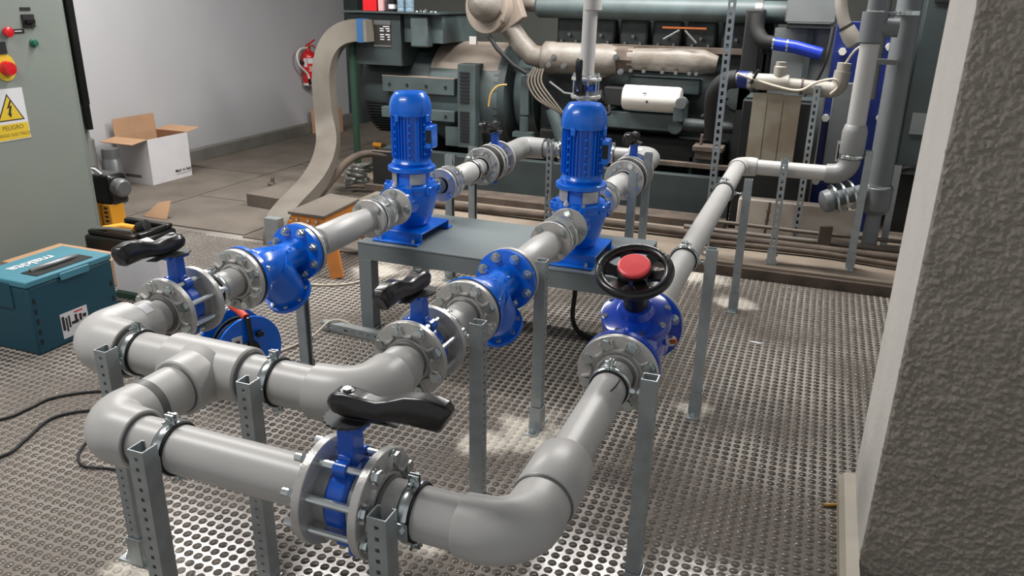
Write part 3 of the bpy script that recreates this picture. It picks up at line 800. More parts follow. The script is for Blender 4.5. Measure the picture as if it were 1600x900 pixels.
gate_valve()

# ------------------------------------------------------------------ struts (posts of slotted channel) with pipe clamps
def post_mb(h, hole=True, w=.041, lip=.008, th=.0028, slots=(.028, .05, .014)):
    """U channel standing on z=0, slotted back at local -Y, open side at local +Y"""
    mb = MB(); b = w/2
    sl, pit, sw = slots
    for s in (-1, 1):
        mb.bx(s*b-(th if s > 0 else 0), s*b+(0 if s > 0 else th), -b, b, 0, h)
        x0, x1 = (b-lip, b-th) if s > 0 else (-b+th, -b+lip); mb.bx(x0, x1, b-th, b, 0, h)
        a0, a1 = (sw/2, b-th) if s > 0 else (-b+th, -sw/2); mb.bx(a0, a1, -b, -b+th, 0, h)
    z = h
    while z > 0:
        z0 = max(0, z-(pit-sl)); mb.bx(-sw/2, sw/2, -b, -b+th, z0, z); z -= pit
    return mb
def clamp_parts(t, c, axis, r, toward, post_r, m=galvb):
    """two piece clamp ring with rubber liner, ears, screws and a stud to the post; world coordinates"""
    c = Vector(c); axis = Vector(axis).normalized(); tw = Vector(toward)-c; tw = (tw-axis*tw.dot(axis)); dist = tw.length; tw.normalize()
    lab(MB().band(c, axis, [(-.0145, r), (-.0145, r+.005), (.0145, r+.005), (.0145, r)], 44).build('clamp_liner', rubber, t), 'black rubber liner')
    mb = MB(); mb.band(c, axis, [(-.0105, r+.0045), (-.0105, r+.0075), (-.005, r+.0095), (.005, r+.0095), (.0105, r+.0075), (.0105, r+.0045)], 44)
    e = axis.cross(tw).normalized()
    M = Matrix((tw, axis, e)).transposed()
    for s in (-1, 1):
        for k in (-1, 1):
            mb.box(c+e*s*(r+.017)+tw*k*.0045, (.003, .022, .026), M=M)
    ring = mb.build('clamp_ring', m, t)
    for s in (-1, 1):
        p = c+e*s*(r+.019)
        sc = MB().hexp(p-tw*.016, tw, .0075, .008); sc.cyl(p-tw*.01, p+tw*.024, .0035, seg=10); sc.hexp(p+tw*.007, tw, .007, .006)
        sub(sc.build('clamp_screw', m), ring)
    L = dist-post_r
    st = MB(); st.cyl(c+tw*(r+.006), c+tw*(L+.004), .0045, seg=12)
    st.hexp(c+tw*(r+.008), tw, .010, .012); st.hexp(c+tw*(L-.009), tw, .010, .008); st.box(c+tw*(L-.001), (.003, .034, .034), M=M)
    st.build('clamp_stud', m, t)
def strut(label, x, y, h, open_to, z0=0, cl=None, base=True, group='steel channel posts holding the pipes', slots=(.009, .025, .009), name='channel_post', plate=.15):
    """open_to: angle (rad) of the open side; cl=(centre, axis, radius)"""
    t = thing(name, label, 'post', (x, y, z0), 0, group, world=True)
    rz = open_to-PI/2
    M = Matrix.Translation((x, y, z0)) @ Matrix.Rotation(rz, 4, 'Z')
    post_mb(h-z0, slots=slots).xf(M).build('channel', galv, t)
    if base:
        mb = MB(); mb.box((0, 0, .003), (plate, .045, .006)); mb.xf(M); bp = mb.build('base_plate', galv, t, bev=.001)
        mb = MB(); w_ = .0245
        for s in (-1, 1): mb.box((s*w_, 0, .053), (.003, .047, .094))
        mb.box((0, -w_, .053), (.049, .003, .094)); mb.xf(M); mb.build('base_socket', galv, t)
        for s in (-1, 1):
            q = M @ Vector((s*plate*.36, 0, .006)); sub(MB().cyl(q, q+Z_*.002, .014, seg=16).hexp(q+Z_*.002, Z_, .010, .009).cyl(q, q+Z_*.02, .005, seg=8).build('anchor_bolt', galvb), bp)
        q = M @ Vector((.026, 0, .06)); d = (M.to_3x3() @ X_)
        MB().hexp(q, d, .009, .008).build('socket_bolt', galvb, t)
    if cl: clamp_parts(t, cl[0], cl[1], cl[2], (x, y, cl[0][2]) if len(cl) < 4 else cl[3], .0205)
    return t
UP, LEFT, DOWN, RIGHT = PI/2, PI, -PI/2, 0
strut('short channel post at bottom left, clamped to the front pipe beside its elbow', -1.225, 1.055, .70, UP, 0, ((-1.222, B1, ZA), X_, R))
strut('channel post beside the big left elbow, clamped to the manifold', -1.686, 1.39, .70, UP, 0, ((-1.672, B2, ZA), X_, R2))
strut('channel post in front of the manifold, right of the tee', -1.222, 1.39, .70, UP, 0, ((-1.215, B2, ZA), X_, R2))
strut('channel post at the bottom of the frame, in front of the front butterfly valve', -.648, 1.05, .70, UP, 0, ((-.625, B1, ZA), X_, R))
strut('channel post between the middle valve and middle strainer', -.845, 1.955, .70, LEFT, 0, ((A2, 1.955, ZA), Y_, .0505))
strut('channel post in white dust between the middle strainer and the pump table', -.862, 2.58, .70, LEFT, 0, ((A2, 2.555, ZA), Y_, .0495))
strut('channel post in front of the handwheel valve', -.300, 1.80, .70, LEFT, 0, ((A3, 1.80, ZA), Y_, RA))
strut('channel post behind the handwheel valve, second along the right pipe', -.300, 2.955, .71, LEFT, 0, ((A3, 2.955, ZA), Y_, RA))
strut('channel post near the corner elbow, last along the right pipe before the plinth', -.283, 4.21, .73, LEFT, 0, ((A3, 4.21, ZA), Y_, RA))
strut('dark channel post under the left strainer, right of the cable reel', -1.925, 2.57, .70, RIGHT, 0, ((A1, 2.53, ZA), Y_, .0495, (-1.925, 2.53, ZA)))
t = thing('pipe_clamp', 'zinc pipe clamp on the short pipe before the left strainer', 'clamp', (A1, 1.955, ZA), world=True)
clamp_parts(t, (A1, 1.955, ZA), Y_, .0505, (A1-.1, 1.955, ZA), .02)
strut('slotted channel post under the corner pipe, slots facing the camera', -.136, 4.878, .725, UP, .08, ((-.136, BF, ZA), X_, .046), slots=(.024, .045, .014), plate=.07)
strut('channel post under the grey riser with its clamp above the elbow', .318, 4.99, .80, LEFT, .08, ((.222, BF, .762), Z_, .058))
strut('short dull post at the tall grey pipe, right of the riser', .54, 5.60, .62, LEFT, .08, base=False)
strut('far channel post behind the left pump, nearer the table', -1.925, 4.03, .75, RIGHT, 0, ((A1, 4.10, ZA), Y_, .06, (-1.925, 4.10, ZA)))
strut('far channel post behind the left pump, under the outlet flange', -1.93, 4.37, .74, RIGHT, 0)
strut('slotted post between the pumps, under the header', -1.60, 4.885, .735, UP, .08, ((-1.56, BF, ZA), X_, .05), slots=(.024, .045, .014), base=False)
strut('far channel post right of the right pump, the left of a pair', -.86, 4.05, .745, LEFT, 0)
strut('far channel post right of the right pump, the right of a pair', -.86, 4.42, .785, LEFT, 0)
strut('tall slotted post running up in front of the engine', -.541, 4.90, 3.1, UP, .08, slots=(.024, .045, .016), base=False, name='slotted_post')
strut('slotted post holding the cream pipe beside the wooden board', -.02, 5.44, 1.11, UP, .08, slots=(.024, .045, .014), base=False, name='slotted_post')
t = thing('pipe_clamp', 'zinc pipe clamp on the header behind the right pump', 'clamp', (-1.2, BF, ZA), world=True)
clamp_parts(t, (-1.20, BF, ZA), X_, .05, (-1.20, BF-.1, ZA), .02)

# ------------------------------------------------------------------ generator set
def genset():
    t = thing('generator_set', 'large dark green diesel generator set on the plinth behind the pumps', 'generator', (-2.2, 6.5, .08), world=True)
    # skid
    mb = MB(); mb.bx(-3.36, -.5, 5.72, 5.80, .081, .40); mb.bx(-3.36, -.5, 7.0, 7.08, .081, .40)
    mb.bx(-3.36, -3.28, 5.8, 7.0, .081, .40)
    for x in (-2.6, -1.55, -.55): mb.bx(x-.05, x+.05, 5.66, 5.72, .10, .40)
    lab(mb.build('skid_frame', gengd, t, bev=.004), 'dark green skid beam')
    MB().bx(-3.40, -.5, 5.50, 5.72, .081, .13).build('skid_foot', rust, t)
    MB().bx(-3.35, -3.08, 5.55, 5.715, .13, .40).build('skid_end_box', engb, t)
    # alternator
    ca = Vector((0, 6.53, .80))
    mb = MB(); mb.lathe((-3.84, ca.y, ca.z), X_, [(0, .22), (.03, .36), (.12, .40), (.72, .40)], 48)
    left = lab(mb.build('alternator_end', gengd, t, ang=40), 'dark green louvred end bell')
    lv = MB()
    for k in range(12):
        zz = .43+k*.026; r_ = .403; dy = math.sqrt(max(0, r_*r_-(zz-.8)**2))
        lv.box((-3.58, 6.53-dy-.006, zz), (.34, .02, .012))
    sub(lv.build('louvres', engb), left)
    MB().lathe((-3.90, ca.y, ca.z), X_, [(0, .08), (.07, .12)], 30).build('end_cap', metalgrey, t)
    mb = MB(); n = 48
    mb.lathe((-3.14, ca.y, ca.z), X_, [(0, .40), (.05, .432), (.62, .432), (.66, .432)], 48)
    lab(mb.build('alternator_body', geng, t, ang=40), 'green alternator barrel')
    # dust lying on top of the barrel
    vs = []; na = 16
    for x in (-3.11, -2.50):
        for k in range(na): a = -1.02+1.75*k/(na-1); vs.append((x, ca.y+.434*math.sin(a), ca.z+.434*math.cos(a)))
    lab(MB().add(vs, [(k, k+1, na+k+1, na+k) for k in range(na-1)]).build('dust_layer', gendust, t), 'pale brown dust lying on the barrel')
    mb = MB(); mb.bx(-3.52, -2.84, 6.05, 6.16, .82, .95).build('mounting_plate', geng, t, bev=.004); MB().bx(-3.54, -2.84, 6.05, 6.16, .60, .69).build('mounting_plate', geng, t, bev=.004)
    for x in (-3.45, -3.28, -3.10, -2.92): MB().cyl((x, 6.04, .885), (x, 6.056, .885), .012, seg=12).build('plate_bolt', engb, t)
    MB().cyl((-2.92, 6.04, .645), (-2.92, 6.056, .645), .012, seg=12).build('plate_bolt', engb, t)
    MB().bx(-3.52, -2.84, 6.048, 6.16, .951, .956).build('plate_dust', gendust, t)
    vc = MB().bx(-2.80, -2.64, 6.03, 6.5, .40, 1.08).build('vent_column', geng, t, bev=.004)
    vg = MB()
    for k in range(20):
        if k in (9, 10): continue
        vg.box((-2.735, 6.026, .46+k*.029), (.085, .012, .014))
    sub(vg.build('vent_slats', engb), vc)
    MB().bx(-2.93, -2.80, 6.06, 6.3, .40, .56).build('vent_box', geng, t)
    MB().lathe((-2.52, ca.y, ca.z), X_, [(0, .432), (.10, .432), (.14, .36)], 40).build('alternator_rim', gengd, t)
    mb = MB(); mb.lathe((-2.40, ca.y, .83), X_, [(0, .30), (.05, .35), (.14, .37), (.22, .37)], 40).build('flywheel_housing', geng, t, ang=40)
    vs = []
    for x, r_ in ((-2.36, .336), (-2.20, .373)):
        for k in range(na): a = -1.0+1.4*k/(na-1); vs.append((x, ca.y+r_*math.sin(a), .83+r_*math.cos(a)))
    MB().add(vs, [(k, k+1, na+k+1, na+k) for k in range(na-1)]).build('dust_layer', gendust, t)
    MB().bx(-2.27, -2.20, 6.10, 6.2, .70, 1.0).bx(-2.32, -2.15, 6.06, 6.14, .52, .56).cyl((-2.235, 6.1, .56), (-2.235, 6.1, .68), .035).build('flywheel_bracket', geng, t)
    # terminal box
    tb = lab(MB().bx(-3.80, -3.30, 6.00, 6.75, 1.04, 1.45).build('terminal_box', gengd, t, bev=.004), 'dark green terminal box')
    MB().bx(-3.30, -2.94, 6.06, 6.75, 1.23, 1.45).build('terminal_box_side', geng, t, bev=.004)
    MB().bx(-3.20, -3.04, 5.98, 6.08, 1.20, 1.44).build('junction_box', geng, t, bev=.012)
    MB().bx(-3.84, -2.92, 5.95, 6.8, 1.455, 1.47).build('box_lid', gengd, t, bev=.003)
    for k in (-1,):
        npl = MB().bx(-3.55, -3.39, 5.994, 6.0, 1.20, 1.395).build('nameplate', ink, t)
        o = MB().bx(-3.553, -3.387, 5.992, 5.998, 1.365, 1.40).bx(-3.553, -3.387, 5.992, 5.998, 1.19, 1.205).build('plate_strips', metalgrey); sub(o, npl)
        q = MB(); y_ = 5.9925
        for (a, b, zz) in ((-3.46, -3.40, 1.352), (-3.49, -3.455, 1.335), (-3.435, -3.397, 1.335), (-3.49, -3.452, 1.318), (-3.425, -3.397, 1.318), (-3.49, -3.455, 1.288), (-3.44, -3.397, 1.288), (-3.49, -3.452, 1.27), (-3.42, -3.397, 1.27), (-3.49, -3.452, 1.25), (-3.42, -3.397, 1.25)):
            q.bx(a, b, y_-.001, y_+.002, zz-.004, zz+.004)
        sub(q.build('plate_print', signwhite), npl)
    MB().bx(-3.78, -3.735, 5.96, 6.0, .082, 1.26).bx(-3.78, -3.735, 5.96, 6.1, 1.22, 1.26).build('green_rail', greencase, t)
    # engine block
    mb = MB(); mb.bx(-2.17, -.40, 6.30, 7.1, .40, 1.25); lab(mb.build('engine_block', eng, t, bev=.01), 'dark engine block')
    for k in range(6):
        x = -2.05+k*.26
        rc = MB().bx(x, x+.22, 6.32, 6.9, 1.25, 1.46).build('rocker_cover', eng, t, bev=.02)
        sub(MB().hexp((x+.11, 6.31, 1.33), -Y_, .014, .012).hexp((x+.05, 6.31, 1.28), -Y_, .012, .02).hexp((x+.17, 6.31, 1.28), -Y_, .012, .02).build('cover_bolt', metalgrey), rc)
    MB().bx(-2.1, -.5, 6.22, 6.32, 1.23, 1.27).build('head_rail', rust, t)
    mb = MB(); mb.lathe((-2.2, 6.25, 1.535), X_, [(0, .07), (.02, .085), (1.68, .085), (1.70, .07)], 32)
    lab(mb.build('intake_pipe', geng, t), 'green intake pipe along the top')
    MB().lathe((-.48, 6.25, 1.53), X_, [(0, .078), (.28, .078)], 30).build('intake_pipe', geng, t); MB().lathe((-.52, 6.25, 1.53), X_, [(0, .088), (.05, .088)], 30).build('hose_clamp', metalgrey, t)
    MB().lathe((-2.33, 6.25, 1.55), X_, [(0, .055), (.14, .06), (.16, .075)], 30).build('intake_elbow', exh, t)
    # exhaust manifold
    mb = MB(); mb.lathe((-2.10, 6.12, 1.155), X_, [(0, .09), (.03, .125), (.10, .125), (.11, .118), (.55, .118), (.62, .10)], 36)
    mb.lathe((-1.62, 6.11, 1.145), (0, -1, -.1), [(-.1, .12), (.03, .12), (.05, .09)], 30)
    e1 = lab(mb.build('exhaust_manifold', exh, t, ang=50), 'cream heat shielded exhaust manifold')
    for x, zz in ((-2.0, 1.11), (-1.88, 1.105), (-1.43, 1.085), (-1.96, 1.17), (-1.47, 1.19)):
        sub(MB().cyl((x, 5.985, zz), (x, 6.02, zz), .022, seg=16).hexp((x, 5.985, zz), -Y_, .013, .008).build('manifold_bolt', metalgrey), e1)
    MB().lathe((-1.52, 6.12, 1.17), X_, [(0, .095), (.16, .095)], 8).build('manifold_joint', rust, t)
    P = [(-1.40, 6.11, 1.175), (-1.0, 6.11, 1.18), (-.84, 6.11, 1.175), (-.74, 6.12, 1.16)]
    mb = MB(); mb.sweep(P, [(-1, -.5), (-.5, -1), (.5, -1), (1, -.5), (1, .5), (.5, 1), (-.5, 1), (-1, .5)], [Y_]*4, [(.075, .075), (.08, .085), (.075, .085), (.05, .06)])
    e2 = mb.build('exhaust_shield', exh, t, ang=50)
    for x in (-1.36, -1.26, -1.12, -1.02, -.92, -.87): sub(MB().hexp((x, 6.05, 1.095), -Y_, .014, .03).build('shield_bolt', metalgrey), e2)
    MB().tube([(-2.06, 6.1, 1.15), (-2.18, 6.1, 1.17), (-2.28, 6.1, 1.26), (-2.36, 6.1, 1.36), (-2.42, 6.12, 1.46)], [.085, .085, .08, .08, .085], 24).build('exhaust_elbow', exh, t, ang=60)
    ta = Vector((-.28, -1, .05)).normalized(); tc_ = Vector((-2.53, 5.98, 1.53))
    mb = MB(); mb.lathe(tc_, ta, [(-.22, .12), (-.19, .17), (-.04, .205), (.0, .205), (.004, .20), (.006, .155), (.0, .15)], 48)
    lab(mb.build('turbo_volute', gendust, t, ang=35), 'pale flat faced ring of the turbocharger')
    mb = MB(); mb.lathe(tc_+Vector((.015, 0, .02)), ta, [(-.02, .145), (.05, .14), (.11, .11), (.15, .06), (.16, .0)], 40, True, False); lab(mb.build('turbocharger', exh, t, ang=50), 'cream snail shaped turbocharger dome')
    for k in range(4): MB().hexp(tc_+Vector((.12+.015*k, -.03, .10-.07*k)), ta, .014, .03).build('turbo_bolt', rust, t)
    MB().prism([(-.02, .22), (.16, .22), (.27, -.075), (.10, -.20), (.0, -.19)], (-2.50, 6.02, 1.53), X_, Z_, Y_, .10).build('turbo_shield', gendust, t, bev=.008)
    MB().tube([(-2.50, 5.98, 1.31), (-2.42, 5.95, 1.22), (-2.28, 5.95, 1.10), (-2.17, 5.96, 1.04)], .017, 12).build('oil_line', engb, t)
    MB().bx(-2.68, -2.62, 6.0, 6.03, 1.24, 1.30).build('tag', white, t)
    # block front details
    mb = MB(); mb.bx(-1.72, -.95, 6.02, 6.32, .66, .79); mb.cyl((-.985, 6.02, .70), (-.985, 6.00, .70), .055); mb.bx(-1.4, -.85, 6.15, 6.32, .93, 1.04)
    mb.build('oil_cooler', geng, t, bev=.015)
    fl = MB().lathe((-1.385, 5.98, .905), X_, [(0, .085), (.006, .092), (.41, .092), (.43, .085), (.435, .05)], 40).build('oil_filter', white, t, ang=40)
    lab(fl, 'white canister oil filter'); sub(MB().box((-1.19, 5.888, .89), (.015, .002, .018)).box((-1.21, 5.890, .95), (.03, .002, .008)).build('filter_print', ink), fl)
    MB().lathe((-.935, 5.86, .895), Y_, [(0, .012), (.001, .04), (.05, .048)], 24).build('filter_head', metalgrey, t)
    MB().bx(-.99, -.92, 5.9, 6.2, .76, .88).build('filter_bracket', geng, t)
    mb = MB(); mb.bx(-1.55, -1.38, 6.0, 6.25, .83, .97); mb.cyl((-1.55, 6.0, .9), (-1.62, 6.0, .88), .05); mb.tube([(-1.5, 5.98, .84), (-1.48, 5.95, .78), (-1.55, 5.95, .74)], .014); mb.build('fuel_pump', engb, t, bev=.01)
    MB().lathe((-1.72, 6.0, .72), X_, [(0, .045), (.15, .05)], 20).build('pump_pipe', geng, t)
    mb = MB(); mb.bx(-2.1, -.6, 6.1, 6.9, .40, .60); mb.build('oil_sump', engb, t, bev=.02)
    MB().lathe((-2.0, 6.1, .76), (.45, -.1, -1), [(0, .05), (.30, .05)], 20).build('drain_pipe', geng, t)
    for k in range(5):
        MB().tube(smooth([(-2.12+.02*k, 5.98, 1.08), (-2.15+.028*k, 5.94, .98), (-2.07+.034*k, 5.92, .86), (-1.9+.02*k, 5.92, .775-.008*k), (-1.72, 5.94, .70+.006*k), (-1.55, 6.0, .67)], 4), .0085, 8).build('cable', cablem, t)
    MB().tube([(-1.98, 5.97, .985), (-1.85, 5.95, .91), (-1.6, 5.95, .895)], .009, 8).build('fuel_line', metalgrey, t)
    MB().tube(smooth([(-2.32, 5.92, .95), (-2.38, 5.88, .94), (-2.43, 5.86, .88), (-2.45, 5.86, .78)], 5), .007, 8).build('yellow_cable', cableyel, t)
    # front end: pulley side, frame and hoses
    mb = MB(); mb.bx(-.56, -.44, 5.98, 6.9, .40, 1.55); mb.bx(-.44, -.385, 6.3, 6.9, .6, 1.5); mb.build('front_frame', engb, t, bev=.01)
    MB().lathe((-.55, 6.1, .95), -Y_, [(0, .11), (.05, .12), (.12, .09)], 28).build('water_pump', eng, t)
    MB().tube([(-.62, 5.95, .95), (-.72, 5.92, .86), (-.78, 5.92, .80)], .016, 10).build('hose', engb, t)
    MB().lathe((-1.0, 6.05, .72), X_, [(0, .045), (.14, .05), (.3, .04), (.5, .045)], 20).build('lower_pipe', eng, t)
    mb = MB(); mb.bx(-.82, -.60, 5.85, 6.0, .56, .60); mb.bx(-.80, -.62, 5.87, 5.98, .50, .56); mb.cyl((-.77, 5.92, .6), (-.765, 5.92, .68), .012); mb.cyl((-.66, 5.92, .6), (-.65, 5.92, .68), .012); mb.build('lifting_bracket', rust, t, bev=.006)
    mb = MB(); mb.bx(-.84, -.815, 5.9, 5.93, .22, .50); mb.bx(-.64, -.615, 5.9, 5.93, .22, .50); mb.bx(-.84, -.615, 5.9, 5.93, .47, .5); mb.build('support_legs', gengd, t)
    MB().bx(-1.6, -.5, 5.84, 5.9, .44, .47).build('pipe_rail', rust, t)
    for a, b in (((-1.02, 6.03, 1.395), (-1.13, 6.03, 1.33)), ((-.98, 6.03, 1.395), (-.89, 6.03, 1.31))):
        MB().cyl(a, b, .008, seg=8).build('injector_line', metalgrey, t)
    MB().bx(-1.15, -.83, 6.05, 6.06, 1.405, 1.418).build('injector_rail', copper, t)
    return t
genset()
def genset_cable():
    t = thing('flexible_hose', 'thick brown hose running from the skid over the floor behind the orange stool', 'hose', (-3.6, 5.1, 0), world=True)
    P = [(-2.95, 5.60, .36), (-3.2, 5.58, .375), (-3.42, 5.56, .37), (-3.52, 5.44, .315), (-3.58, 5.32, .20), (-3.60, 5.15, .10), (-3.56, 4.90, .055), (-3.52, 4.68, .045)]
    MB().tube(smooth(P, 4), .030, 14).build('hose', rust, t)
genset_cable()

def box_top_items():
    o = tag(MB().bx(-3.66, -3.53, 6.02, 6.12, 1.4715, 1.70).build('red_carton', redpaint, bev=.002), 'red carton on the terminal box lid', 'box')
    o = tag(MB().bx(-3.515, -3.47, 6.02, 6.10, 1.4715, 1.62).build('pink_packet', pinkp, bev=.004), 'pale pink packet beside the red carton', 'packet')
    t = thing('tape_can', 'dark can with pale label on the terminal box lid', 'can', (-3.40, 6.06, 1.4715))
    MB().lathe((0, 0, 0), Z_, [(0, .034), (.12, .034)], 24).build('can', black, t); MB().lathe((0, 0, .02), Z_, [(0, .0345), (.035, .0345)], 24).build('paper_label', whitecard, t)
    for k, x in enumerate((-3.31, -3.235)):
        t = thing('glass_jar', ['clear jar of fittings next to the dark can', 'clear jar of fittings, the right of two jars on the lid'][k], 'jar', (x, 6.05, 1.4715), 0, 'jars on the terminal box')
        MB().lathe((0, 0, 0), Z_, [(0, .034), (.008, .037), (.03, .033), (.038, .037), (.07, .034), (.078, .037), (.11, .034)], 20).build('jar', glassj, t)
        MB().lathe((0, 0, .11), Z_, [(0, .037), (.015, .037)], 20).build('lid', silverf, t)
    for k in range(7):
        x = -3.17+.028*k+rng.normal(0, .004); y = 6.03+rng.random()*.05
        tag(MB().hexp((x, y, 1.4712), (rng.normal(0, .1), rng.normal(0, .1), 1) if k % 2 else (1, .3, 0), .011, .012+.012*rng.random()).build('loose_nut', galvb), 'loose nut or bolt scattered on the terminal box lid', 'hardware', 'loose hardware on the lid')
box_top_items()

# ------------------------------------------------------------------ sheet metal duct
def duct():
    t = thing('cable_duct', 'dusty grey sheet metal duct curving from the terminal box down to the floor', 'duct', (-3.3, 4.2, 0), world=True)
    P = [(-3.62, 5.93, 1.32), (-3.70, 5.93, 1.315), (-3.80, 5.92, 1.285), (-3.885, 5.90, 1.22), (-3.94, 5.87, 1.11), (-3.955, 5.83, .95), (-3.94, 5.80, .75), (-3.90, 5.75, .56), (-3.80, 5.60, .42), (-3.66, 5.32, .32), (-3.54, 5.02, .255), (-3.44, 4.72, .215), (-3.36, 4.45, .185), (-3.31, 4.27, .145), (-3.285, 4.19, .08), (-3.275, 4.17, .004)]
    us = []
    for i, p in enumerate(P):
        if i <= 5:
            a = min(1, i/4.0); us.append((math.cos(PI/2*(1-a)), 0, -math.sin(PI/2*(1-a))) if False else (math.cos((1-a)*PI/2), 0, math.sin((1-a)*PI/2)))
        else: us.append((1, 0, 0))
    us = [Vector((u[0], 0, -u[2] if False else u[2])) for u in us]
    # radial direction in the upper bend points away from the bend centre
    c = Vector((-3.66, 5.93, 1.02))
    for i in range(6):
        r = c-Vector(P[i]); r.y = 0; us[i] = r.normalized()
    n = len(P); S = smooth(P, 3); U = []
    for i in range(n-1):
        for j in range(3): U.append((us[i]*(1-j/3)+us[i+1]*(j/3)).normalized())
    U.append(us[-1])
    d = MB().sweep(S, [(-.088, -.05), (.088, -.05), (.088, .05), (-.088, .05)], U).build('duct', ductm, t, ang=30)
    e = MB(); e.bx(-3.64, -3.58, 5.872, 5.992, 1.225, 1.412); lab(e.build('collar', mat('blue_tape', (46, 88, 134), .5, var=.2), t), 'blue painted collar')
    MB().bx(-3.58, -3.55, 5.875, 5.999, 1.23, 1.405).build('flange', ductm, t)
    for k in (0, ): pass
duct()

# ------------------------------------------------------------------ right hand machinery
def right_side():
    # blue plate heat exchanger
    t = thing('heat_exchanger', 'dark blue plate heat exchanger behind the grey riser', 'heat exchanger', (.22, 5.9, .08), world=True)
    MB().bx(.04, .44, 5.90, 6.0, .08, 1.49).build('end_plate', blueplate, t, bev=.004)
    MB().bx(.08, .40, 6.0, 6.5, .15, 1.42).build('plate_pack', metalgrey, t)
    MB().bx(.085, .24, 5.80, 5.90, .50, 1.10).build('cover_plate', greyplate, t, bev=.004)
    for x, z in ((.10, 1.30), (.06, .86), (.40, .88), (.38, 1.34), (.06, .42), (.41, .45)):
        MB().cyl((x, 5.86, z), (x, 5.90, z), .022, seg=16).hexp((x, 5.845, z), Y_, .026, .02).build('tie_bolt', white, t)
    sg = MB().bx(.16, .20, 5.795, 5.80, .58, .72).build('label_plate', whitecard, t); sub(MB().bx(.168, .18, 5.793, 5.795, .60, .70).build('print', ink), sg)
    # wooden boards in front of the battery
    t = thing('wooden_panel', 'weathered panel of upright boards beside the slotted post', 'panel', (-.26, 5.5, .62), world=True)
    xs = [-.41, -.315, -.215, -.105]
    for k in range(3): MB().bx(xs[k]+.001, xs[k+1]-.001, 5.50+.003*k, 5.524+.003*k, .60, 1.04-.004*k).build('board', wood, t, bev=.002)
    MB().bx(-.40, -.11, 5.53, 5.56, .72, .78).bx(-.40, -.11, 5.53, 5.56, .93, .98).build('batten', wood, t)
    t = thing('battery_stand', 'dark stand box behind the wooden panel', 'stand', (-.25, 5.6, .08), world=True)
    MB().bx(-.48, .0, 5.60, 5.95, .081, .98).build('case', engb, t, bev=.01)
    MB().bx(-.46, -.02, 5.62, 5.93, .98, .995).build('case_lid', gengd, t)
    # pale concrete block with threaded studs
    t = thing('concrete_block', 'pale concrete block with two rusty anchor studs on the plinth', 'block', (-.1, 5.5, .08), world=True)
    MB().bx(-.42, .36, 5.48, 5.58, .081, .33).build('block', concl, t, bev=.008)
    for x in (-.19, .0):
        MB().cyl((x-.03, 5.45, .10), (x-.02, 5.45, .33), .009, seg=10).hexp((x-.027, 5.45, .20), Z_, .016, .014).hexp((x-.024, 5.45, .26), Z_, .016, .014).build('anchor_stud', rust, t)
    # cream pipe with tee
    t = thing('cream_pipe', 'dusty cream pipe with a tee and elbow running above the wooden panel', 'pipe', (-.2, 5.5, 1.1), world=True)
    MB().tube([(-.55, 5.5, 1.12), (.03, 5.5, 1.085)], .045, 24).build('pipe', cream, t)
    MB().lathe((-.40, 5.5, 1.111), X_, [(0, .052), (.20, .052)], 24).lathe((-.26, 5.5, 1.11), Z_, [(0, .04), (.10, .04), (.105, .032), (.13, .032)], 20).build('tee', cream, t)
    MB().tube(arc_pts((.105, 5.5, 1.08), (0, 5.5, 1.085), (.115, 5.5, 1.20), .05), .05, 24).build('elbow', cream, t)
    MB().tube([(.113, 5.5, 1.17), (.118, 5.5, 1.25)], .042, 24).build('pipe', cream, t); MB().lathe((-.12, 5.5, 1.095), X_, [(0, .049), (.012, .049)], 24).build('band', rust, t)
    MB().lathe((-.52, 5.5, 1.118), X_, [(0, .056), (.07, .056)], 24).build('blue_hose_end', blueplate, t); MB().lathe((-.455, 5.5, 1.115), X_, [(0, .058), (.025, .058)], 24).build('hose_clamp', galvb, t)
    MB().cyl((-.43, 5.44, 1.10), (-.39, 5.43, 1.19), .010, seg=8).build('lever_rod', engb, t)
    t = thing('black_hose_bend', 'black rubber hose bend behind the tall slotted post', 'hose', (-.62, 5.55, .7), world=True)
    MB().tube(smooth([(-.52, 5.5, 1.12), (-.60, 5.52, 1.10), (-.66, 5.55, 1.02), (-.67, 5.6, .90), (-.66, 5.7, .70)], 4), .06, 18).build('hose', engb, t)
    t = thing('grey_cable', 'thin pale cable drooping along the cream pipe', 'cable', (-.1, 5.44, 1.1), world=True)
    MB().tube(smooth([(-.52, 5.44, 1.16), (-.30, 5.43, 1.10), (-.13, 5.43, 1.075), (-.03, 5.43, 1.13), (.07, 5.42, 1.155), (.10, 5.44, 1.11), (.06, 5.44, 1.06)], 5), .008, 8).tube(smooth([(.12, 5.5, 1.24), (.17, 5.42, 1.34), (.25, 5.4, 1.38)], 5), .007, 8).build('cable', cablew, t)
    # blue radiator hose
    t = thing('blue_hose', 'bright blue radiator hose with wire clamps at the engine front', 'hose', (-.2, 5.9, 1.3), world=True)
    MB().tube(smooth([(-.48, 5.95, 1.52), (-.47, 5.93, 1.42), (-.42, 5.9, 1.35), (-.36, 5.9, 1.335)], 4), .05, 18).build('black_elbow', engb, t)
    MB().tube([(-.37, 5.9, 1.335), (-.2, 5.9, 1.315), (-.03, 5.9, 1.275)], .042, 24).build('hose', bluehose, t)
    for x in (-.355, -.262): MB().lathe((x, 5.9, 1.333 if x < -.3 else 1.322), X_, [(0, .045), (.012, .045)], 24).build('hose_clamp', galvb, t)
    # grey expansion tank / radiator top
    t = thing('radiator_tank', 'flat grey radiator tank above the blue hose', 'tank', (0, 6.3, 1.45), world=True)
    MB().bx(-.30, .03, 6.05, 6.9, 1.47, 1.9).build('tank', greyplate, t, bev=.008); MB().bx(-.28, .02, 6.0, 6.06, 1.43, 1.475).build('lip', engb, t, bev=.006); MB().bx(-.28, .0, 5.995, 6.0, 1.466, 1.476).build('lip_edge', metalgrey, t)
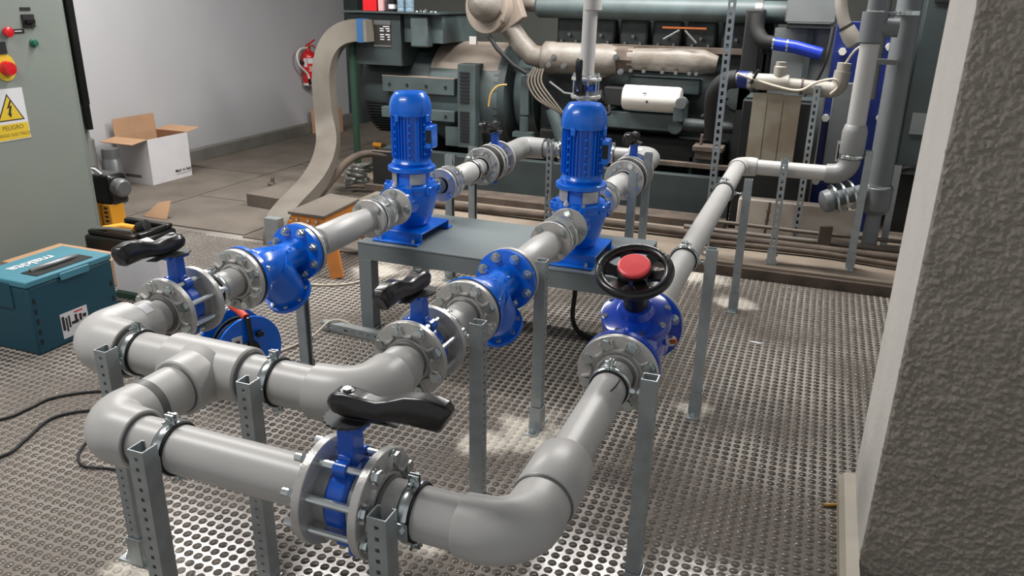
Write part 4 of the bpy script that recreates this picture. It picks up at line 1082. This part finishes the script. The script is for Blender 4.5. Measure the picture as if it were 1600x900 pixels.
    MB().bx(-.36, .03, 6.1, 6.15, .081, 1.43).build('radiator_core', greyplate, t)
    MB().bx(-.14, -.10, 6.05, 6.1, .6, 1.43).build('radiator_stay', gengd, t)
    MB().tube(smooth([(.02, 5.95, 1.45), (.01, 5.9, 1.28), (-.03, 5.88, 1.12), (-.10, 5.86, 1.0), (-.12, 5.8, .85)], 4), .014, 10).build('overflow_hose', engb, t)
    # white waste pipe
    t = thing('white_pipe', 'cream white pipe with elbow coming down before the blue exchanger', 'pipe', (.12, 5.7, 1.4), world=True)
    MB().tube(smooth([(.03, 5.7, 1.75), (.045, 5.7, 1.60), (.075, 5.7, 1.50), (.11, 5.7, 1.44), (.15, 5.69, 1.40)], 4), .038, 20).build('pipe', cream, t)
    MB().lathe((.10, 5.7, 1.45), (.4, 0, -.6), [(0, .05), (.06, .055), (.11, .05), (.13, .02)], 22).build('elbow', cream, t); MB().lathe((.088, 5.7, 1.465), (.4, 0, -.6), [(0, .052), (.008, .052)], 22).build('band', ink, t)
    # tall grey pipe and dark cabinet
    t = thing('tall_grey_pipe', 'tall dark grey pipe at the right, standing beside the riser', 'pipe', (.43, 5.4, .08), world=True)
    MB().cyl((.43, 5.4, .46), (.40, 5.4, 3.2), .072, seg=32).build('pipe', greypipe, t)
    MB().lathe((.435, 5.4, .34), Z_, [(0, .06), (.03, .085), (.17, .085), (.18, .075)], 30).build('socket', greypipe, t)
    MB().lathe((.435, 5.4, .081), Z_, [(0, .05), (.28, .045)], 20).build('foot_pipe', greypipe, t)
    MB().lathe((.10, 5.28, .40), (.8, .3, .25), [(0, .03), (.02, .07), (.06, .075), (.1, .05), (.33, .05)], 24).build('side_branch', greypipe, t)
    for k in range(3): MB().band((.17+.05*k, 5.305+.02*k, .425+.014*k), (.8, .3, .25), [(0, .05), (0, .095), (.012, .095), (.012, .05)], 30).build('branch_flange', galvb, t)
    MB().band((.433, 5.4, .515), Z_, [(0, .073), (0, .08), (.012, .08), (.012, .073)], 30).build('band', galvb, t)
    t = thing('second_grey_pipe', 'thinner grey pipe standing between the riser and the tall dark grey pipe', 'pipe', (.33, 5.4, 1.2), world=True)
    MB().cyl((.295, 5.42, 1.05), (.285, 5.42, 3.2), .030, seg=24).build('pipe', greypipe, t)
    MB().box((.33, 5.3, 1.28), (.13, .06, .03)).build('wall_bracket', metalgrey, t)
    t = thing('pipe_strap', 'zinc straps tying the riser and the tall grey pipe together near the top', 'clamp', (.3, 5.1, 1.55), world=True)
    for c, r_, y in ((.222, .046, BF), (.414, .072, 5.4)):
        MB().band((c, y, 1.555), Z_, [(-.012, r_), (-.012, r_+.005), (.012, r_+.005), (.012, r_)], 36).build('strap_ring', galvb, t)
        MB().box((c, y-r_-.008, 1.555), (.02, .02, .02)).build('strap_screw', galvb, t)
    MB().cyl((.27, BF-.02, 1.555), (.36, 5.34, 1.555), .006, seg=8).build('strap_rod', galvb, t)
    t = thing('dark_cabinet', 'dark green steel cabinet at the far right behind the pillar', 'cabinet', (1.1, 6.3, .08), world=True)
    MB().bx(.56, 1.9, 5.95, 6.9, .50, 2.3).build('body', darkcab, t, bev=.006)
    MB().bx(.60, .80, 5.94, 5.95, .78, .92).build('data_plate', greyplate, t); MB().bx(.60, .78, 5.935, 5.95, 1.62, 1.70).build('vent_slot', engb, t)
    MB().bx(.58, 1.8, 6.0, 6.8, .081, .50).build('plinth_frame', engb, t)
    MB().tube(smooth([(.54, 5.85, .52), (.62, 5.80, .575), (.75, 5.80, .57), (.9, 5.8, .52)], 4), .025, 10).build('cable', black, t)
    # floor pipes on the plinth
    k = 0
    for y, z, r_, x0, x1, m in ((5.22, .115, .028, -2.9, 1.8, rust), (5.34, .125, .020, -.75, 1.8, cablem), (5.10, .105, .020, -.6, 1.8, rust), (5.40, .17, .014, -.55, 1.5, cablem)):
        P = [(x0, y, z)] + [(x0+(x1-x0)*i/6, y+rng.normal(0, .012), z+abs(rng.normal(0, .004))) for i in range(1, 6)] + [(x1, y, z)]
        tag(MB().tube(smooth(P, 3), r_, 12).build('floor_conduit', m), ['thick rusty conduit lying along the plinth in front of the skid', 'grey conduit along the plinth right of the tall post', 'thin rusty conduit nearest the plinth edge', 'thin steel pipe running against the concrete block'][k], 'conduit'); k += 1
    t = thing('rusty_bracket', 'rusty bracket holding the conduits on the plinth', 'bracket', (.18, 5.28, .08), world=True)
    MB().bx(.12, .20, 5.24, 5.27, .081, .26).bx(.11, .21, 5.20, 5.28, .081, .09).build('bracket', rust, t, bev=.003)
right_side()

# ------------------------------------------------------------------ left side
def cabinet():
    t = thing('control_cabinet', 'tall grey electrical control cabinet at the left edge', 'cabinet', (-4.6, 3.0, 0), world=True)
    X0 = -4.30
    MB().bx(-5.0, X0-.03, 2.45, 3.63, .0, 2.3).build('body', cabg, t, bev=.004)
    MB().bx(X0-.029, X0, 2.47, 3.655, .03, 2.25).build('door', cabg, t, bev=.005)
    MB().bx(-4.350, -4.331, 3.631, 3.700, .03, 2.25).build('door_edge', cabg, t)
    MB().bx(-4.44, -4.405, 3.80, 3.84, .90, 2.25).build('cable_trunking', black, t); MB().bx(-4.43, -4.40, 3.80, 3.83, .74, .90).build('trunking_end', black, t)
    MB().bx(-4.60, -4.441, 3.631, 3.83, .5, 2.25).build('side_rail', cabg, t)
    M = lambda y, z: basis(Y_, Z_, (X0+.001, y, z))
    MB().bx(X0, X0+.004, 3.385, 3.45, 1.478, 1.496).build('label_strip', engb, t)
    sw = MB().bx(X0, X0+.012, 3.385, 3.458, 1.385, 1.458).build('rotary_switch', engb, t); sub(MB().box((X0+.022, 3.42, 1.42), (.02, .05, .018)).build('knob', black), sw)
    MB().lathe((X0, 3.275, 1.366), X_, [(0, .022), (.012, .022), (.014, .028), (.026, .028), (.03, .02)], 24).build('red_button', redpaint, t)
    ls = MB().bx(X0, X0+.004, 3.31, 3.385, 1.356, 1.380).build('label_strip', engb, t); sub(MB().bx(X0+.004, X0+.0045, 3.325, 3.37, 1.366, 1.371).build('print', signwhite), ls)
    MB().lathe((X0, 3.43, 1.30), X_, [(0, .024), (.008, .024), (.01, .018), (.024, .017), (.026, .0)], 24, True, False).build('green_button', green, t)
    MB().bx(X0, X0+.012, 3.17, 3.25, 1.25, 1.315).build('black_switch', engb, t)
    MB().lathe((X0, 3.16, 1.43), X_, [(0, .045), (.012, .045), (.014, .038)], 28).build('gauge', white, t)
    em = MB().prism([(.075*math.cos(a)*.85, .075*math.sin(a)) for a in np.linspace(0, 2*PI, 32, endpoint=False)], (X0, 3.225, 1.178), Y_, Z_, X_, .006).build('isolator_plate', signyel, t)
    sub(MB().lathe((X0+.006, 3.228, 1.172), X_, [(0, .042), (.02, .042), (.04, .034), (.042, 0)], 28, True, False).build('isolator_knob', redpaint), em)
    # danger sign
    sg = lab(MB().bx(X0, X0+.003, 3.10, 3.302, .775, 1.062).build('danger_sign', signwhite, t), 'white and yellow electrical danger sign')
    sub(MB().bx(X0+.003, X0+.0034, 3.104, 3.298, .779, .868).build('yellow_panel', signyel), sg)
    tri = MB().prism([(-.084, -.072), (.084, -.072), (0, .080)], (X0+.003, 3.200, .956), Y_, Z_, X_, .0005); sub(tri.build('triangle_border', ink), sg)
    tri = MB().prism([(-.072, -.065), (.072, -.065), (0, .065)], (X0+.0035, 3.200, .956), Y_, Z_, X_, .0005); sub(tri.build('warning_triangle', signyel), sg)
    bolt_ = [(.010, .042), (-.016, -.004), (.0, .002), (-.010, -.030), (-.018, -.028), (.0, -.056), (.010, -.030), (.003, -.032), (.018, .014), (.002, .008), (.020, .038)]
    sub(MB().prism(bolt_, (X0+.004, 3.20, .956), Y_, Z_, X_, .0005).build('lightning_bolt', ink), sg)
    for s, z, sz in (('PELIGRO', .845, .034), ('RIESGO ELECTRICO', .805, .0235)):
        o = text(s, sz, basis(Y_, Z_, (X0+.0036, 3.20, z)), inkdk, sg, .0003); o.location = (0, 0, 0)
cabinet()

def cardboard_box():
    t = thing('cardboard_box', 'open white cardboard box with brown flaps by the left wall', 'box', (-5.48, 5.35, 0), world=True)
    x0, x1, y0, y1, h = -5.66, -5.30, 5.13, 5.60, .40
    th = .005
    lab(MB().bx(x1-th, x1, y0, y1, .001, h).build('side_panel', whitecard, t), 'white printed side')
    MB().bx(x0, x0+th, y0, y1, .001, h).build('side_panel', card, t)
    MB().bx(x0+th, x1-th, y0, y0+th, .001, h).build('end_panel', whitecard, t); MB().bx(x0+th, x1-th, y1-th, y1, .001, h).build('end_panel', carddk, t)
    MB().bx(x0+th, x1-th, y0+th, y1-th, .001, .006).build('bottom', carddk, t)
    def flap(a, b, d, L): # hinge a-b, direction d
        a, b, d = Vector(a), Vector(b), Vector(d).normalized(); n = (b-a).normalized().cross(d)*.004
        vs = [a, b, b+d*L, a+d*L]; vs2 = [v+n for v in vs]
        return MB().add(vs+vs2, [(0, 1, 2, 3), (7, 6, 5, 4), (0, 4, 5, 1), (1, 5, 6, 2), (2, 6, 7, 3), (3, 7, 4, 0)])
    flap((x0, y0, h), (x0, y1, h), (-.05, 0, 1), .15).build('flap', card, t)
    flap((x1, y0, h), (x0, y0, h), (0, -1, -.12), .17).build('flap', card, t)
    flap((x0, y1, h), (x1, y1, h), (0, 1, .12), .17).build('flap', card, t)
    flap((x1-.006, y1, h-.002), (x1-.006, y0, h-.002), (-.12, 0, -1), .16).build('flap', card, t)
    text('Made in Italy', .038, basis(Y_, Z_, (x1+.0005, 5.50, .078)), ink, t, .0003, bold=.0012)
    MB().bx(x1, x1+.0006, 5.41, 5.59, .047, .051).build('underline', ink, t)
    MB().bx(-5.60, -5.42, y0-.0006, y0, .06, .085).build('faint_print', skirt, t)
cardboard_box()

def left_clutter():
    t = thing('metal_canister', 'grey metal canister between the cabinet and the cardboard box', 'canister', (-5.44, 4.86, 0))
    MB().lathe((0, 0, 0.001), Z_, [(0, .075), (.26, .078), (.27, .07), (.29, .07), (.36, .066), (.37, .0)], 28, True, False).build('body', metalgrey, t, ang=40)
    t = thing('metal_canister', 'taller grey canister behind the other, nearer the wall', 'canister', (-5.58, 4.74, 0))
    MB().lathe((0, 0, 0.001), Z_, [(0, .08), (.44, .08), (.46, .05), (.48, .05)], 28).build('body', skirt, t, ang=40)
    t = thing('pipe_bracket', 'pale bent pipe bracket on the wall above the canisters', 'bracket', (-5.6, 4.75, .5), world=True)
    MB().bx(-5.745, -5.50, 4.70, 4.76, .60, .63).build('arm', cream, t); MB().tube(smooth([(-5.53, 4.73, .60), (-5.52, 4.73, .54), (-5.57, 4.72, .49), (-5.66, 4.72, .48)], 4), .014, 10).build('hose', cream, t)
    # vacuum / power tool with battery
    t = thing('cordless_blower', 'black cordless tool with grey nozzle beside the cabinet', 'power tool', (-4.5, 3.95, 0), world=True)
    MB().bx(-4.62, -4.40, 3.88, 4.04, .20, .42).build('body', black, t, bev=.03, bseg=3)
    MB().lathe((-4.40, 3.95, .33), (1, -.15, 0), [(-.02, .062), (.03, .066), (.06, .06), (.07, .045)], 28).build('nozzle', metalgrey, t)
    MB().tube(smooth([(-4.56, 3.90, .41), (-4.55, 3.88, .45), (-4.51, 3.88, .455), (-4.48, 3.9, .42)], 4), .010, 10).build('hang_loop', signwhite, t)
    bt = lab(MB().bx(-4.57, -4.50, 3.86, 3.98, .03, .22).build('battery', yellow, t, bev=.006), 'yellow battery half')
    MB().bx(-4.485, -4.405, 3.86, 3.98, .03, .22).build('battery', yellow, t, bev=.006)
    mk = MB().bx(-4.54, -4.525, 3.857, 3.86, .10, .15)
    for z in (.07, .10, .13, .16, .19): mk.bx(-4.46, -4.43, 3.857, 3.86, z, z+.012)
    sub(mk.build('grip_marks', engb), bt)
    MB().bx(-4.64, -4.37, 3.84, 4.08, .001, .03).build('foot', black, t, bev=.01)
    # open black tool tray
    t = thing('tool_tray', 'black tool tray with yellow parts lying behind the teal toolbox', 'tray', (-3.92, 3.55, 0), world=True)
    MB().bx(-4.12, -3.72, 3.38, 3.74, .001, .18).build('case', black, t, bev=.02)
    MB().bx(-4.10, -3.74, 3.40, 3.45, .18, .21).bx(-4.10, -3.74, 3.68, 3.73, .18, .21).bx(-3.77, -3.73, 3.45, 3.68, .18, .21).build('rim', black, t, bev=.008)
    MB().tube([(-4.04, 3.47, .20), (-3.96, 3.54, .21), (-3.88, 3.56, .20)], .022, 12).build('orange_grip', yellow, t)
    MB().lathe((-3.85, 3.56, .20), (.9, .3, .3), [(0, .04), (.06, .045), (.065, .03)], 20).build('roll', rubber, t)
    MB().tube([(-4.06, 3.42, .215), (-3.95, 3.43, .225), (-3.78, 3.44, .225)], .012, 10).build('handle', silverf, t)
    o = tag(MB().prism([(0, 0), (.22, .0), (.21, .15), (.10, .12)], (-4.60, 4.32, .008), X_, (0, .5, .85), (0, -.85, .5), .006).build('cardboard_flap', card), 'loose brown cardboard flap lying on the plates behind the tool tray', 'cardboard')
    o = tag(MB().bx(-4.15, -3.62, 2.86, 3.24, .001, .16).build('brown_carton', card, bev=.004), 'low brown carton behind the teal toolbox', 'box')
    # white carton leaning
    t = thing('white_carton', 'white carton standing between the teal toolbox and the left valve', 'box', (-3.36, 3.1, 0), world=True)
    pr_ = [(0, 0), (.33, 0), (.33, .25), (.17, .30), (.05, .25), (0, .235)]
    MB().prism(pr_, (-3.50, 3.03, .03), X_, Z_, (0, 1, 0), .10).build('carton', whitecard, t, bev=.002); MB().bx(-3.50, -3.17, 3.0, 3.15, .001, .03).build('base', greencase, t)
    # drill on the floor by the skid
    t = thing('cordless_drill', 'yellow and black cordless drill standing under the alternator end, left of the left pump', 'power tool', (-3.98, 6.72, .082))
    MB().cyl((-.05, 0, .13), (.05, -.01, .13), .025, seg=18).build('motor_housing', yellow, t); MB().cyl((.05, -.01, .13), (.09, -.014, .13), .016, .010, seg=14).build('chuck', black, t)
    MB().sweep([(-.015, 0, .12), (-.018, 0, .08), (-.02, 0, .04)], [(-.015, -.016), (.015, -.016), (.015, .016), (-.015, .016)], [X_]*3).build('grip', rust, t, bev=.006); MB().box((-.018, 0, .0205), (.065, .05, .039)).build('battery', black, t, bev=.006)
    # silver flexible fittings
    for k in range(6):
        a = k*.9; P = [(-3.62+.10*math.cos(a+j*.8)+.01*k, 5.72+.09*math.sin(a+j*.8), .06+.035*k+.015*math.sin(j)) for j in range(5)]
        tag(MB().tube(smooth(P, 4), .022, 10).build('braided_hose', silverf), 'silver braided hose coil heaped beside the duct foot', 'hose', 'silver hose coils by the skid')
    # step box on the floor plates
    tag(MB().prism([(0, 0), (.34, -.03), (.32, .52), (.02, .54)], (-4.12, 4.90, .008), X_, Y_, Z_, .10).build('duct_cover_box', dustbrown, bev=.004), 'low dusty sheet metal box on the plates left of the duct foot', 'box')
    tag(MB().lathe((-4.36, 5.52, .005), (.2, .1, 1), [(0, .03), (.03, .036), (.05, .018), (.09, .015), (.10, 0)], 12, True, False).build('small_bottle_cap', rust), 'small rusty fitting standing on the plates beyond the dusty box', 'fitting')
    # orange stool
    t = thing('step_stool', 'orange step stool with dusty top behind the left strainer', 'stool', (-2.76, 4.0, 0), world=True)
    top = [Vector((-2.90, 3.80, 0)), Vector((-2.64, 3.80, 0)), Vector((-2.68, 4.26, 0)), Vector((-2.93, 4.30, 0))]
    MB().prism([(p.x, p.y) for p in top], (0, 0, .345), X_, Y_, Z_, .018).build('tread', dustbrown, t, bev=.004)
    MB().prism([(p.x*1.0, p.y) for p in [Vector((-2.89, 3.815, 0)), Vector((-2.65, 3.815, 0)), Vector((-2.69, 4.245, 0)), Vector((-2.92, 4.285, 0))]], (0, 0, .285), X_, Y_, Z_, .06).build('apron', orange, t, bev=.003)
    for (x, y, dx, dy) in ((-2.64, 3.83, .10, -.08), (-2.88, 3.84, -.05, -.06), (-2.69, 4.22, .09, .05), (-2.91, 4.25, -.05, .06)):
        MB().sweep([(x, y, .29), (x+dx, y+dy, .002)], [(-.042, -.012), (.042, -.012), (.042, .012), (-.042, .012)], [X_]*2).build('leg', orange, t, bev=.002)
    for x in (-2.84, -2.76, -2.70): MB().cyl((x, 3.812, .318), (x, 3.802, .318), .009, seg=12).build('rivet', galvb, t)
    tag(MB().bx(-3.08, -2.98, 3.80, 3.86, .001, .30).build('steel_offcut_post', galv), 'short steel channel standing between the duct foot and the stool', 'offcut')
    tag(MB().bx(-5.66, -5.40, 8.02, 8.30, .008, .30).build('brown_carton', card, bev=.004), 'brown carton at the foot of the left wall, half hidden behind the duct', 'box')
    tag(MB().tube(smooth([(-1.02, 3.62, .371), (-1.02, 3.60, .20), (-1.02, 3.58, .06), (-.96, 3.52, .014), (-.84, 3.47, .013), (-.72, 3.46, .013)], 5), .012, 10).build('black_lead', rubber), 'black lead hanging from under the pump table to the mat', 'cable')
left_clutter()

def toolbox():
    t = thing('toolbox', 'teal plastic stacking toolbox with lighter lid at the left edge', 'toolbox', (-3.36, 2.52, 0), world=True)
    x0, x1, y0, y1 = -3.52, -3.20, 2.29, 2.76
    MB().bx(x0, x1, y0, y1, .003, .33).build('body', teal, t, bev=.008)
    lid = lab(MB().bx(x0-.003, x1+.003, y0-.003, y1+.003, .331, .362).build('lid', teall, t, bev=.006), 'lighter teal lid')
    MB().bx(x1+.003, x1+.012, 2.46, 2.62, .315, .352).build('latch', teall, t, bev=.005)
    rc = MB().bx(-3.325, -3.225, 2.37, 2.68, .3622, .366).build('handle_recess', engb, t, bev=.002)
    h = MB().tube([(-3.30, 2.40, .366), (-3.285, 2.45, .374), (-3.285, 2.60, .374), (-3.30, 2.65, .366)], .014, 12).build('handle', metalgrey, t)
    o = text('makita', .088, basis(-Y_, X_, (-3.415, 2.50, .3635)), signwhite, lid, .0008, bold=.002); o.location = (0, 0, 0)
    for z in (.05, .10, .15, .20, .25): MB().bx(x1-.001, x1+.002, y0+.018, y0+.03, z, z+.025).build('edge_slot', engb, t)
    for z in (.12, .20): MB().bx(x1-.001, x1+.002, y1-.03, y1-.018, z, z+.025).build('edge_slot', engb, t)
    MB().bx(x0+.10, x0+.22, y0-.006, y0, .22, .345).build('corner_latch', teal, t, bev=.004)
    st = MB().bx(x1, x1+.001, 2.425, 2.575, .03, .155).build('sticker', whitecard, t)
    q = MB()
    for k, (a, b, c_, d_) in enumerate(((.43, .445, .07, .14), (.45, .46, .06, .13), (.465, .475, .075, .135), (.48, .52, .085, .10), (.50, .515, .10, .13), (.525, .54, .09, .125), (.545, .565, .10, .118))):
        q.bx(x1+.001, x1+.0014, 2+a, 2+b, c_, d_)
    sub(q.build('sticker_print', ink), st); sub(MB().bx(x1+.001, x1+.0014, 2.50, 2.55, .138, .145).build('red_print', redpaint), st)
toolbox()

def cable_reel():
    t = thing('cable_reel', 'blue cable reel with black cable and red handle on the floor', 'cable reel', (-2.13, 2.43, 0), world=True)
    ax = Vector((.94, -.34, .0)).normalized(); c = Vector((-2.18, 2.46, .162))
    for s, off in ((0, .065), (1, -.065)):
        MB().lathe(c+ax*(off-.003), ax, [(0, .03), (0, .145), (-.004, .150), (.0, .157), (.008, .155), (.008, .03)], 48).build('disc', blue, t, ang=40)
    MB().lathe(c-ax*.06, ax, [(0, .095), (.12, .095)], 30).build('drum', blue, t)
    u, v, d = frame(ax)
    for k in range(9):
        r_ = .108+.010*(k % 3); off = -.045+.011*k
        P = [c+ax*(off+.003*math.sin(3*a))+(u*math.cos(a)+v*math.sin(a))*r_ for a in np.linspace(0, 2*PI, 25)]
        MB().tube(P, .0058, 7, cap=False).build('cable_turn', rubber, t)
    f0 = c+ax*.10
    MB().tube([f0+u*.10-Z_*.150, f0-Z_*.149, f0+Z_*.0, f0+Z_*.155-ax*.02, f0+Z_*.165-ax*.08], .011, 10).build('stand', black, t)
    MB().tube([f0+Z_*.158-ax*.03, f0+Z_*.175-ax*.09, f0+Z_*.178-ax*.14], .016, 12).build('handle', mat('handle_red', (205, 70, 50), .5), t)
    MB().lathe(c+ax*.073, ax, [(0, .05), (.012, .045), (.014, 0)], 24, True, False).build('socket_plate', black, t)
    q = c+ax*.0752+u*(-.055)+Z_*.06
    st = MB().box(q, (.004, .045, .05), M=Matrix((ax, ax.cross(Z_), Z_)).transposed()).build('warning_sticker', whitecard, t)
    sub(MB().box(q+ax*.002, (.001, .02, .016), M=Matrix((ax, ax.cross(Z_), Z_)).transposed()).build('print', ink), st)
    MB().box(c+ax*.080+u*.05+Z_*.07, (.02, .03, .025), M=Matrix((ax, ax.cross(Z_), Z_)).transposed()).build('knob', black, t, bev=.004)
cable_reel()

def extinguisher():
    t = thing('fire_extinguisher', 'red fire extinguisher with white hose on the left wall', 'fire extinguisher', (-5.66, 8.05, .58), world=True)
    c = Vector((-5.66, 8.05, .60))
    MB().lathe(c, Z_, [(0, .078), (.02, .085), (.30, .085), (.345, .07), (.37, .032), (.39, .03)], 32).build('cylinder', redpaint, t, ang=40)
    MB().lathe(c-Z_*.02, Z_, [(0, .08), (.055, .08)], 28).build('foot_ring', white, t)
    MB().box(c+Vector((0, 0, .405)), (.04, .05, .05)).build('valve_head', copper, t, bev=.006)
    MB().tube([c+Vector((0, -.03, .43)), c+Vector((.02, .04, .46)), c+Vector((.03, .10, .49))], .010, 8).tube([c+Vector((0, .0, .42)), c+Vector((.03, .06, .425)), c+Vector((.03, .10, .40))], .008, 8).build('squeeze_handle', redpaint, t)
    MB().tube(smooth([c+Vector((0, -.02, .40)), c+Vector((.0, -.14, .395)), c+Vector((.0, -.22, .33)), c+Vector((.01, -.20, .22)), c+Vector((.03, -.09, .12)), c+Vector((.04, -.07, .05))], 5), .014, 12).build('hose', white, t)
    MB().cyl(c+Vector((.04, -.07, .06)), c+Vector((.045, -.065, -.01)), .018, seg=12).build('nozzle', black, t)
    def wrap(a0, a1, z0, z1, m, nm):
        vs = [(c.x+.0858*math.cos(a), c.y+.0858*math.sin(a), c.z+z) for z in (z0, z1) for a in np.linspace(a0, a1, 9)]
        return MB().add(vs, [(i, i+1, 10+i, 9+i) for i in range(8)]).build(nm, m, t)
    wrap(-1.1, -.15, .23, .29, signwhite, 'paper_label'); wrap(-1.7, -1.2, .19, .29, whitecard, 'paper_label'); wrap(-.95, -.3, .14, .20, pinkp, 'print_block'); wrap(-.8, -.5, .02, .06, pinkp, 'print_block')
    MB().bx(-5.749, -5.73, 8.0, 8.10, .76, .86).bx(-5.74, -5.66, 7.955, 7.962, .82, .85).build('wall_bracket', engb, t)
extinguisher()

def cables():
    def cab(label, P, r_, m, name='floor_cable'):
        return tag(MB().tube(smooth([(x, y, r_+.002+z) for x, y, z in P], 6), r_, 10).build(name, m), label, 'cable')
    cab('black cable on the mat at the left, the upper of two', [(-3.05, 1.62, 0), (-2.83, 1.80, 0), (-2.80, 1.90, 0), (-2.79, 2.01, 0), (-2.68, 2.12, 0), (-2.5, 2.2, 0), (-2.35, 2.33, 0)], .006, rubber)
    cab('black cable on the mat at the left, the lower one curling towards the elbow', [(-2.72, 1.45, 0), (-2.58, 1.62, 0), (-2.60, 1.73, 0), (-2.65, 1.885, 0), (-2.57, 1.99, 0), (-2.45, 2.0, 0)], .006, rubber)
    cab('short dark cable loop under the front elbow', [(-2.55, 2.02, 0), (-2.47, 1.93, 0), (-2.40, 1.84, 0), (-2.34, 1.74, 0), (-2.26, 1.69, 0), (-2.15, 1.715, 0), (-2.0, 1.72, 0)], .005, rubber)
    cab('cream cable running from the reel to the pump table leg', [(-2.22, 2.74, 0), (-2.19, 2.84, 0), (-2.16, 2.96, .012), (-2.145, 3.06, .042), (-2.11, 3.10, .045), (-2.07, 3.11, .035), (-2.03, 3.12, .012)], .006, cablew)
    cab('pale cable on the mat under the pump table and stool', [(-2.75, 3.55, 0), (-2.55, 3.60, 0), (-2.42, 3.68, 0), (-2.37, 3.80, 0), (-2.39, 3.95, 0), (-2.50, 4.10, 0)], .006, cablew)
    t = thing('channel_offcut', 'slotted steel channel offcut lying on the mat before the table leg', 'offcut', (-2.0, 3.06, 0), world=True)
    M = Matrix.Translation((-2.19, 3.085, .0235)) @ Matrix.Rotation(-.06, 4, 'Z') @ Matrix.Rotation(PI/2, 4, 'Y') @ Matrix.Rotation(0, 4, 'Z')
    post_mb(.50, slots=(.024, .045, .012)).xf(M).build('channel', galv, t)
    tag(MB().cyl((.215, 2.47, .0065), (.25, 2.485, .0065), .006, seg=10).cyl((.21, 2.468, .0065), (.22, 2.472, .0065), .0045, seg=10).build('brass_fitting', brass), 'small brass fitting on the mat beside the pillar skirting', 'fitting')
    tag(MB().prism([(0, 0), (.05, -.01), (.075, .004), (.02, .012)], (-.16, 3.78, .003), X_, Y_, Z_, .001).build('paper_scrap', signwhite), 'tiny white paper scrap on the mat at the right', 'scrap')
cables()
STUFF = ('casting_bosses', 'cooling_fins', 'vent_slats', 'louvres', 'cast_letters', 'plate_print', 'sticker_print', 'grip_marks', 'vent_grille')
for o in list(bpy.data.objects):
    if 'world_parts' in o: del o['world_parts']
    if o.name.split('.')[0] in STUFF: o['kind'] = 'stuff'
